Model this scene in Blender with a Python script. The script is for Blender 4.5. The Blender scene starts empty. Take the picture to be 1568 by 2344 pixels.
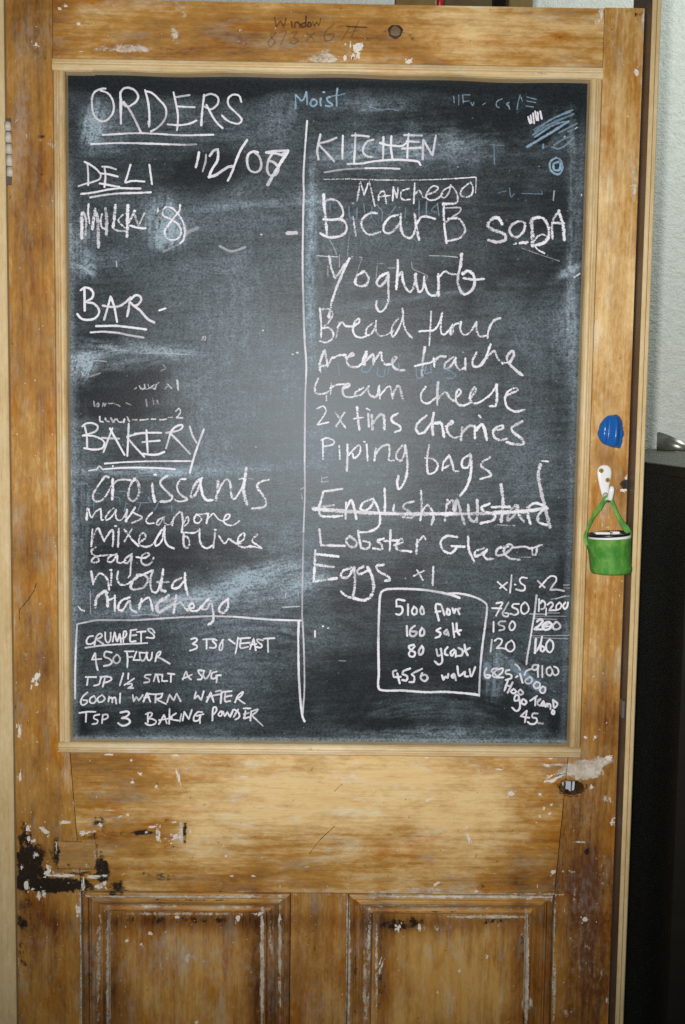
import bpy, bmesh, math, random
import numpy as np
from mathutils import Vector, Matrix

random.seed(7)
rng = np.random.RandomState(11)
S = bpy.context.scene
COL = S.collection

# ------------------------------------------------------------------ camera
CAM = np.array([0.0095, -1.3686, 1.4660])
YAW, PITCH, ROLL, FPX = -0.0112, -0.0851, -0.01355, 2450.0
def _rot(a, b, c):
    Rz = np.array([[math.cos(a), -math.sin(a), 0], [math.sin(a), math.cos(a), 0], [0, 0, 1]])
    Rx = np.array([[1, 0, 0], [0, math.cos(b), -math.sin(b)], [0, math.sin(b), math.cos(b)]])
    Ry = np.array([[math.cos(c), 0, math.sin(c)], [0, 1, 0], [-math.sin(c), 0, math.cos(c)]])
    return Rz @ Rx @ Ry
RC = _rot(YAW, PITCH, ROLL)
cam_d = bpy.data.cameras.new('camera')
cam = bpy.data.objects.new('camera', cam_d)
COL.objects.link(cam)
M = Matrix(((RC[0, 0], RC[0, 2], -RC[0, 1], CAM[0]),
            (RC[1, 0], RC[1, 2], -RC[1, 1], CAM[1]),
            (RC[2, 0], RC[2, 2], -RC[2, 1], CAM[2]), (0, 0, 0, 1)))
cam.matrix_world = M
cam_d.sensor_fit = 'VERTICAL'
cam_d.sensor_height = 36.0
cam_d.lens = FPX * 36.0 / 2344.0
cam_d.clip_end = 50
cam_d.clip_start = 0.05
S.camera = cam

# ------------------------------------------------------------------ world, flash, exposure
wd = bpy.data.worlds.new('World'); S.world = wd; wd.use_nodes = True
bg = wd.node_tree.nodes['Background']
bg.inputs[0].default_value = (0.75, 0.88, 0.80, 1); bg.inputs[1].default_value = 0.035
fl = bpy.data.lights.new('camera_flash', 'SPOT')
fl.energy = 83.0; fl.color = (1.0, 0.982, 0.975)
fl.spot_size = math.radians(93); fl.spot_blend = 1.0; fl.shadow_soft_size = 0.012
flo = bpy.data.objects.new('camera_flash', fl); COL.objects.link(flo)
flo.location = (CAM[0] - 0.030, CAM[1] + 0.0, CAM[2] + 0.008)
flo.rotation_euler = (Vector((0.0, 0.0, 1.50)) - flo.location).to_track_quat('-Z', 'Y').to_euler()
# added lamp, unseen, that brightens the back wall
rl = bpy.data.lights.new('wall_fill_lamp', 'AREA'); rl.shape = 'DISK'; rl.size = 0.5; rl.energy = 11.0; rl.color = (.93, 1.0, .95)
rlo = bpy.data.objects.new('wall_fill_lamp', rl); COL.objects.link(rlo); rlo.location = (1.25, 0.15, 2.75)
rlo.rotation_euler = (Vector((0.85, .93, 1.75)) - rlo.location).to_track_quat('-Z', 'Y').to_euler()
S.view_settings.view_transform = 'Standard'
S.view_settings.look = 'None'
S.view_settings.exposure = 0.0
S.view_settings.gamma = 1.0
S.view_settings.use_curve_mapping = False
S.render.engine = 'CYCLES'
S.cycles.transparent_max_bounces = 24
S.cycles.max_bounces = 5
S.cycles.use_denoising = False

# ------------------------------------------------------------------ mapping between the plan (survey marks) and the wall plane
def W(px, py, y=0.0):
    d = RC @ np.array([(px - 784) / FPX, 1.0, -(py - 1172) / FPX])
    t = (y - CAM[1]) / d[1]
    p = CAM + d * t
    return Vector((p[0], y, p[2]))
def toD(x, z, y=0.0):
    v = (np.stack([x, np.full_like(x, y), z], -1) - CAM) @ RC
    return 784 + FPX * v[..., 0] / v[..., 1], 1172 - FPX * v[..., 2] / v[..., 1]
MM = 0.000577          # metres per plan unit on the door

# ------------------------------------------------------------------ scene helpers
def root(name, label, cat, loc, group=None):
    o = bpy.data.objects.new(name, None); COL.objects.link(o)
    o.location = loc; o['label'] = label; o['category'] = cat
    if group: o['group'] = group
    o['_loc'] = tuple(loc)
    return o
def link(name, me, mats, parent=None, label=None, smooth=False):
    o = bpy.data.objects.new(name, me); COL.objects.link(o)
    for m in (mats if isinstance(mats, (list, tuple)) else [mats]): me.materials.append(m)
    if parent:
        o.parent = parent
        p = parent; off = Vector((0, 0, 0))
        while p: off += Vector(p.location); p = p.parent
        o.location = -off
    if label: o['label'] = label
    if smooth:
        for p in me.polygons: p.use_smooth = True
    return o
def mesh(verts, faces, name='m'):
    me = bpy.data.meshes.new(name); me.from_pydata([tuple(v) for v in verts], [], faces); me.update()
    return me
def fattr(me, name, vals):
    a = me.attributes.new(name, 'FLOAT', 'POINT'); a.data.foreach_set('value', np.asarray(vals, np.float32).ravel())
def box_bm(bm, x0, x1, y0, y1, z0, z1, bev=0.0):
    r = bmesh.ops.create_cube(bm, size=1.0)
    for v in r['verts']:
        v.co = Vector((x0 + (v.co.x + .5) * (x1 - x0), y0 + (v.co.y + .5) * (y1 - y0), z0 + (v.co.z + .5) * (z1 - z0)))
    if bev:
        es = {e for v in r['verts'] for e in v.link_edges}
        bmesh.ops.bevel(bm, geom=list(es), offset=bev, segments=2, affect='EDGES')
def bm_mesh(bm, name='m'):
    bmesh.ops.recalc_face_normals(bm, faces=bm.faces)
    me = bpy.data.meshes.new(name); bm.to_mesh(me); bm.free(); return me
def catmull(pts, step):
    """pts: list of ((x, y), corner)"""
    segs, cur = [], [pts[0][0]]
    for p, c in pts[1:]:
        cur.append(p)
        if c: segs.append(cur); cur = [p]
    if len(cur) > 1: segs.append(cur)
    out = []
    for sg in segs:
        P = [np.array(p, float) for p in sg]
        n = len(P)
        for i in range(n - 1):
            p1, p2 = P[i], P[i + 1]
            p0 = P[i - 1] if i > 0 else 2 * p1 - p2
            p3 = P[i + 2] if i + 2 < n else 2 * p2 - p1
            L = np.linalg.norm(p2 - p1)
            l0 = max(np.linalg.norm(p1 - p0), 1e-6); l3 = max(np.linalg.norm(p3 - p2), 1e-6)
            m1 = (p2 - p0) / (L + l0 + 1e-9) * L; m2 = (p3 - p1) / (L + l3 + 1e-9) * L
            k = max(2, int(L / step) + 1)
            for j in range(k):
                t = j / k; t2 = t * t; t3 = t2 * t
                out.append((2*t3-3*t2+1)*p1 + (t3-2*t2+t)*m1 + (-2*t3+3*t2)*p2 + (t3-t2)*m2)
        out.append(P[-1])
    return np.array(out)

# ------------------------------------------------------------------ materials
class NT:
    def __init__(s, name):
        s.m = bpy.data.materials.new(name); s.m.use_nodes = True
        s.t = s.m.node_tree; s.n = s.t.nodes; s.n.clear()
        s.out = s.n.new('ShaderNodeOutputMaterial')
    def node(s, typ, **kw):
        n = s.n.new(typ)
        for k, v in kw.items(): setattr(n, k, v)
        return n
    def lk(s, a, b): s.t.links.new(a, b)
    def put(s, v, sock):
        if isinstance(v, (int, float)): sock.default_value = v
        elif isinstance(v, tuple): sock.default_value = v if len(v) == 4 or sock.type == 'VECTOR' else (*v, 1)
        else: s.lk(v, sock)
    def math(s, op, a, b=0.0, clamp=False):
        n = s.node('ShaderNodeMath', operation=op); n.use_clamp = clamp
        s.put(a, n.inputs[0]); s.put(b, n.inputs[1]); return n.outputs[0]
    def coord(s, scale=(1, 1, 1), rot=(0, 0, 0), loc=(0, 0, 0)):
        tc = s.node('ShaderNodeTexCoord'); mp = s.node('ShaderNodeMapping')
        s.lk(tc.outputs['Object'], mp.inputs[0])
        mp.inputs['Scale'].default_value = scale; mp.inputs['Rotation'].default_value = rot; mp.inputs['Location'].default_value = loc
        return mp.outputs[0]
    def noise(s, vec, scale=1.0, detail=3.0, rough=0.55, dist=0.0):
        n = s.node('ShaderNodeTexNoise'); s.lk(vec, n.inputs['Vector'])
        n.inputs['Scale'].default_value = scale; n.inputs['Detail'].default_value = detail
        n.inputs['Roughness'].default_value = rough; n.inputs['Distortion'].default_value = dist
        return n.outputs['Fac']
    def step(s, v, a, b):
        n = s.node('ShaderNodeMapRange', interpolation_type='SMOOTHSTEP')
        s.put(v, n.inputs[0]); n.inputs[1].default_value = a; n.inputs[2].default_value = b
        return n.outputs[0]
    def ramp(s, v, stops):
        n = s.node('ShaderNodeValToRGB'); s.put(v, n.inputs[0]); el = n.color_ramp.elements
        while len(el) < len(stops): el.new(0.5)
        for e, (p, c) in zip(el, stops): e.position = p; e.color = (*c, 1)
        return n.outputs[0]
    def mix(s, f, a, b):
        n = s.node('ShaderNodeMix', data_type='RGBA'); s.put(f, n.inputs[0]); s.put(a, n.inputs[6]); s.put(b, n.inputs[7])
        return n.outputs[2]
    def attr(s, name):
        return s.node('ShaderNodeAttribute', attribute_name=name).outputs['Fac']
    def bsdf(s, col, rough=0.6, spec=0.4, metal=0.0, bump=None, bstr=0.3, bdist=0.001, connect=True):
        b = s.node('ShaderNodeBsdfPrincipled')
        s.put(col, b.inputs['Base Color']); s.put(rough, b.inputs['Roughness'])
        b.inputs['Specular IOR Level'].default_value = spec; b.inputs['Metallic'].default_value = metal
        if bump is not None:
            bn = s.node('ShaderNodeBump'); bn.inputs['Strength'].default_value = bstr; bn.inputs['Distance'].default_value = bdist
            s.lk(bump, bn.inputs['Height']); s.lk(bn.outputs[0], b.inputs['Normal'])
        if connect: s.lk(b.outputs[0], s.out.inputs[0])
        return b

def wood(name, light, mid, deep, axis='z', rough=0.5, seed=0.0, worn=True, contrast=1.0, grain=1.0):
    t = NT(name)
    along, across = 11.0, 330.0
    sc = {'z': (across, across, along), 'x': (along, across, across)}[axis]
    bsc = {'z': (26, 26, 3.2), 'x': (4.2, 30, 30)}[axis]
    v1 = t.coord(sc, loc=(seed, seed * 2, seed * 3)); v2 = t.coord(bsc, loc=(seed * 5, seed, seed)); v3 = t.coord((7, 7, 7), loc=(seed, 3, seed))
    fine = t.noise(v1, 1.0, 4, 0.6, 0.3)
    vf = t.coord(tuple(c * k_ for c, k_ in zip(sc, {'z': (1.5, 1.5, 3.0), 'x': (3.0, 1.5, 1.5)}[axis])), loc=(seed, 1, 0)); pores = t.noise(vf, 1.0, 2, 0.6)
    band = t.noise(v2, 1.0, 4, 0.55, 1.2)
    blot = t.noise(v3, 1.0, 5, 0.6)
    f = t.math('ADD', t.math('MULTIPLY', t.math('SUBTRACT', fine, 0.5), 0.36 * grain), t.math('MULTIPLY', t.math('SUBTRACT', band, 0.5), .40 * contrast))
    f = t.math('ADD', f, t.math('MULTIPLY', t.math('SUBTRACT', blot, 0.5), .95 * contrast))
    b2 = t.noise(t.coord((44, 44, 15) if axis == 'z' else (15, 44, 44), loc=(seed, 8, seed)), 1.0, 4, 0.65, .4)
    f = t.math('ADD', f, t.math('MULTIPLY', t.math('SUBTRACT', b2, 0.5), .62 * contrast))
    sx = t.node('ShaderNodeSeparateXYZ'); t.lk(t.coord(), sx.inputs[0])
    acr = sx.outputs['Z'] if axis == 'x' else sx.outputs['X']
    lw = t.noise(t.coord({'z': (5, 5, 1.1), 'x': (1.1, 5, 5)}[axis], loc=(seed * 3, seed, 1)), 1.0, 3, 0.5, .6)
    wob = t.noise(t.coord({'z': (40, 40, 9), 'x': (9, 40, 40)}[axis], loc=(seed, 4, 1)), 1.0, 3, 0.5)
    ph = t.math('ADD', t.math('ADD', t.math('MULTIPLY', acr, 330.0), t.math('MULTIPLY', lw, 62.0)), t.math('MULTIPLY', wob, 3.2))
    ring = t.math('SINE', ph)
    ring = t.math('POWER', t.math('ADD', t.math('MULTIPLY', ring, .5), .5), 2.2)
    f = t.math('ADD', f, t.math('MULTIPLY', t.math('SUBTRACT', ring, 0.4), .075 * contrast))
    b3 = t.noise(t.coord({'z': (260, 260, 90), 'x': (90, 260, 260)}[axis], loc=(8, seed, seed)), 1.0, 3, 0.7)
    f = t.math('ADD', f, t.math('MULTIPLY', t.math('SUBTRACT', b3, 0.5), .42 * grain))
    f = t.math('ADD', f, 0.42)
    if worn: f = t.math('ADD', f, t.attr('tone'))
    col = t.ramp(f, [(0.08, light), (0.48, mid), (0.98, deep)])
    col = t.mix(t.math('MULTIPLY', t.step(pores, 0.60, 0.74), 0.24), col, tuple(c * 0.45 for c in deep))
    if worn:
        q1 = t.noise(t.coord({'z': (34, 34, 9), 'x': (9, 34, 34)}[axis], loc=(seed * 2, 11, seed)), 1.0, 5, 0.68, .5)
        q2 = t.noise(t.coord({'z': (52, 52, 14), 'x': (14, 52, 52)}[axis], loc=(3, seed, seed * 4)), 1.0, 5, 0.70, .3)
        sat = t.node('ShaderNodeHueSaturation'); sat.inputs['Hue'].default_value = .483; sat.inputs['Saturation'].default_value = 1.14; sat.inputs['Value'].default_value = .90
        t.lk(col, sat.inputs['Color'])
        col = t.mix(t.math('MULTIPLY', t.step(q1, .47, .68), .75), col, sat.outputs[0])
        dul = t.node('ShaderNodeHueSaturation'); dul.inputs['Hue'].default_value = .512; dul.inputs['Saturation'].default_value = .66; dul.inputs['Value'].default_value = 1.0
        t.lk(col, dul.inputs['Color'])
        col = t.mix(t.math('MULTIPLY', t.step(q2, .50, .70), .80), col, dul.outputs[0])
    bump = t.math('ADD', fine, t.math('MULTIPLY', pores, 0.5))
    rgh = t.math('ADD', t.math('MULTIPLY', blot, 0.3), rough - 0.18)
    if worn:
        cd = {'z': (190, 190, 90), 'x': (90, 190, 190)}[axis]
        n1 = t.noise(t.coord(cd, loc=(seed, 0, 2)), 1.0, 4, 0.65)
        n2 = t.noise(t.coord((60, 60, 60), loc=(seed, 9, 2)), 1.0, 5, 0.7)
        n3 = t.noise(t.coord((330, 330, 330), loc=(1, seed, 2)), 1.0, 3, 0.6)
        dm = t.step(t.math('ADD', t.attr('dark'), t.math('ADD', t.math('MULTIPLY', t.math('SUBTRACT', n2, 0.5), 1.7), t.math('MULTIPLY', t.math('SUBTRACT', n1, 0.5), 1.0))), 0.34, 0.66)
        col = t.mix(t.math('MULTIPLY', dm, 0.97), col, t.mix(t.step(n3, .5, .75), (0.008, 0.007, 0.0055), (0.045, 0.026, 0.010)))
        # broad thin haze of old limewash, then chips of paint
        hz = t.step(t.math('ADD', t.attr('haze'), t.math('MULTIPLY', t.math('SUBTRACT', n1, 0.5), 1.5)), 0.25, 1.0)
        col = t.mix(t.math('MULTIPLY', hz, 0.42), col, (0.46, 0.42, 0.36))
        pa = t.math('ADD', t.attr('paint'), t.math('MULTIPLY', t.math('SUBTRACT', n1, 0.5), 1.5))
        pa = t.math('ADD', pa, t.math('MULTIPLY', t.math('SUBTRACT', n3, 0.5), 0.7))
        pm = t.step(pa, 0.36, 0.66)
        # small flecks anywhere
        fl_ = t.noise(t.coord((120, 120, 75), loc=(4, seed, 7)), 1.0, 2, 0.5)
        fk = t.step(fl_, 0.80, 0.84)
        pm = t.math('MAXIMUM', pm, t.math('MULTIPLY', fk, 0.75))
        pcol = t.mix(t.step(n2, 0.35, 0.65), (0.40, 0.33, 0.24), (0.72, 0.66, 0.56))
        col = t.mix(t.math('MULTIPLY', pm, 0.92), col, pcol)
        bump = t.math('ADD', bump, t.math('MULTIPLY', pm, 1.5))
        rgh = t.math('ADD', rgh, t.math('MULTIPLY', pm, 0.25))
    t.bsdf(col, rgh, 0.30, bump=bump, bstr=0.4, bdist=0.0006)
    return t.m

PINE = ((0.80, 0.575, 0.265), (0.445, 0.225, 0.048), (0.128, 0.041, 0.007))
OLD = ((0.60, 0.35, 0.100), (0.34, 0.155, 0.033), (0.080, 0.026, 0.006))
NEWP = ((0.80, 0.65, 0.41), (0.62, 0.455, 0.22), (0.34, 0.21, 0.075))
M_rail = wood('worn_pine_across', *PINE, axis='x', seed=1.3)
M_stile = wood('worn_pine_upright', *PINE, axis='z', seed=4.1)
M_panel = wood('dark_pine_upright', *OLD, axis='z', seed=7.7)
M_panel_x = wood('dark_pine_across', *OLD, axis='x', seed=9.2)
M_new = wood('new_pine_upright', *NEWP, axis='z', seed=2.2, worn=False, contrast=0.55, grain=1.1)
M_bead_z = wood('bead_pine_upright', *NEWP, axis='z', seed=5.2, worn=True, contrast=0.8)
M_bead_x = wood('bead_pine_across', *NEWP, axis='x', seed=6.4, worn=True, contrast=0.8)

def simple(name, col, rough=0.5, spec=0.4, metal=0.0, var=0.15, scale=60, bstr=0.2, bdist=0.0008, detail=4):
    t = NT(name); n = t.noise(t.coord((scale,) * 3), 1.0, detail, 0.6)
    c = t.mix(n, tuple(x * (1 - var) for x in col), tuple(min(1, x * (1 + var)) for x in col))
    t.bsdf(c, rough, spec, metal, bump=n, bstr=bstr, bdist=bdist)
    return t.m

def slate_mat():
    t = NT('blackboard_paint')
    d = t.attr('dust')
    f1 = t.noise(t.coord((260, 260, 620), rot=(0, 0.03, 0)), 1.0, 3, 0.65)
    f2 = t.noise(t.coord((60, 60, 420), rot=(0, -0.05, 0)), 1.0, 3, 0.6)
    f3 = t.noise(t.coord((480, 480, 520)), 1.0, 3, 0.7)
    k = t.math('ADD', t.math('MULTIPLY', f1, 1.9), t.math('MULTIPLY', f2, 0.9))
    k = t.math('ADD', k, t.math('MULTIPLY', f3, 3.6))
    k = t.math('MAXIMUM', t.math('SUBTRACT', k, 2.2), 0.12)
    dd = t.math('MULTIPLY', d, k, True)
    col = t.mix(dd, (0.0052, 0.0072, 0.0082), (0.330, 0.418, 0.476))
    rg = t.math('ADD', t.math('MULTIPLY', dd, 0.35), 0.33)
    t.bsdf(col, rg, 0.22, bump=t.math('ADD', f1, f3), bstr=0.25, bdist=0.0004)
    return t.m
M_slate = slate_mat()

def chalk_mat(name, col):
    t = NT(name)
    n1 = t.noise(t.coord((620, 620, 900)), 1.0, 3, 0.65)
    n2 = t.noise(t.coord((230, 230, 430), rot=(0, 0.4, 0)), 1.0, 3, 0.65)
    n = t.math('ADD', t.math('MULTIPLY', n1, 0.6), t.math('MULTIPLY', n2, 0.5))
    n = t.step(n, 0.36, 0.74)
    v = t.math('SUBTRACT', t.attr('press'), t.math('MULTIPLY', n, t.attr('grain')))
    a = t.math('MULTIPLY', t.step(v, 0.03, 0.42), t.attr('alpha'), True)
    b = t.bsdf(col, 0.95, 0.1, connect=False)
    tr = t.node('ShaderNodeBsdfTransparent'); mx = t.node('ShaderNodeMixShader')
    t.lk(a, mx.inputs[0]); t.lk(tr.outputs[0], mx.inputs[1]); t.lk(b.outputs[0], mx.inputs[2]); t.lk(mx.outputs[0], t.out.inputs[0])
    return t.m
M_chalk = chalk_mat('white_chalk', (0.83, 0.82, 0.87))
M_ghost = chalk_mat('bluish_chalk', (0.34, 0.50, 0.64))
M_pencil = chalk_mat('pencil_mark', (0.05, 0.04, 0.035))

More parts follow.
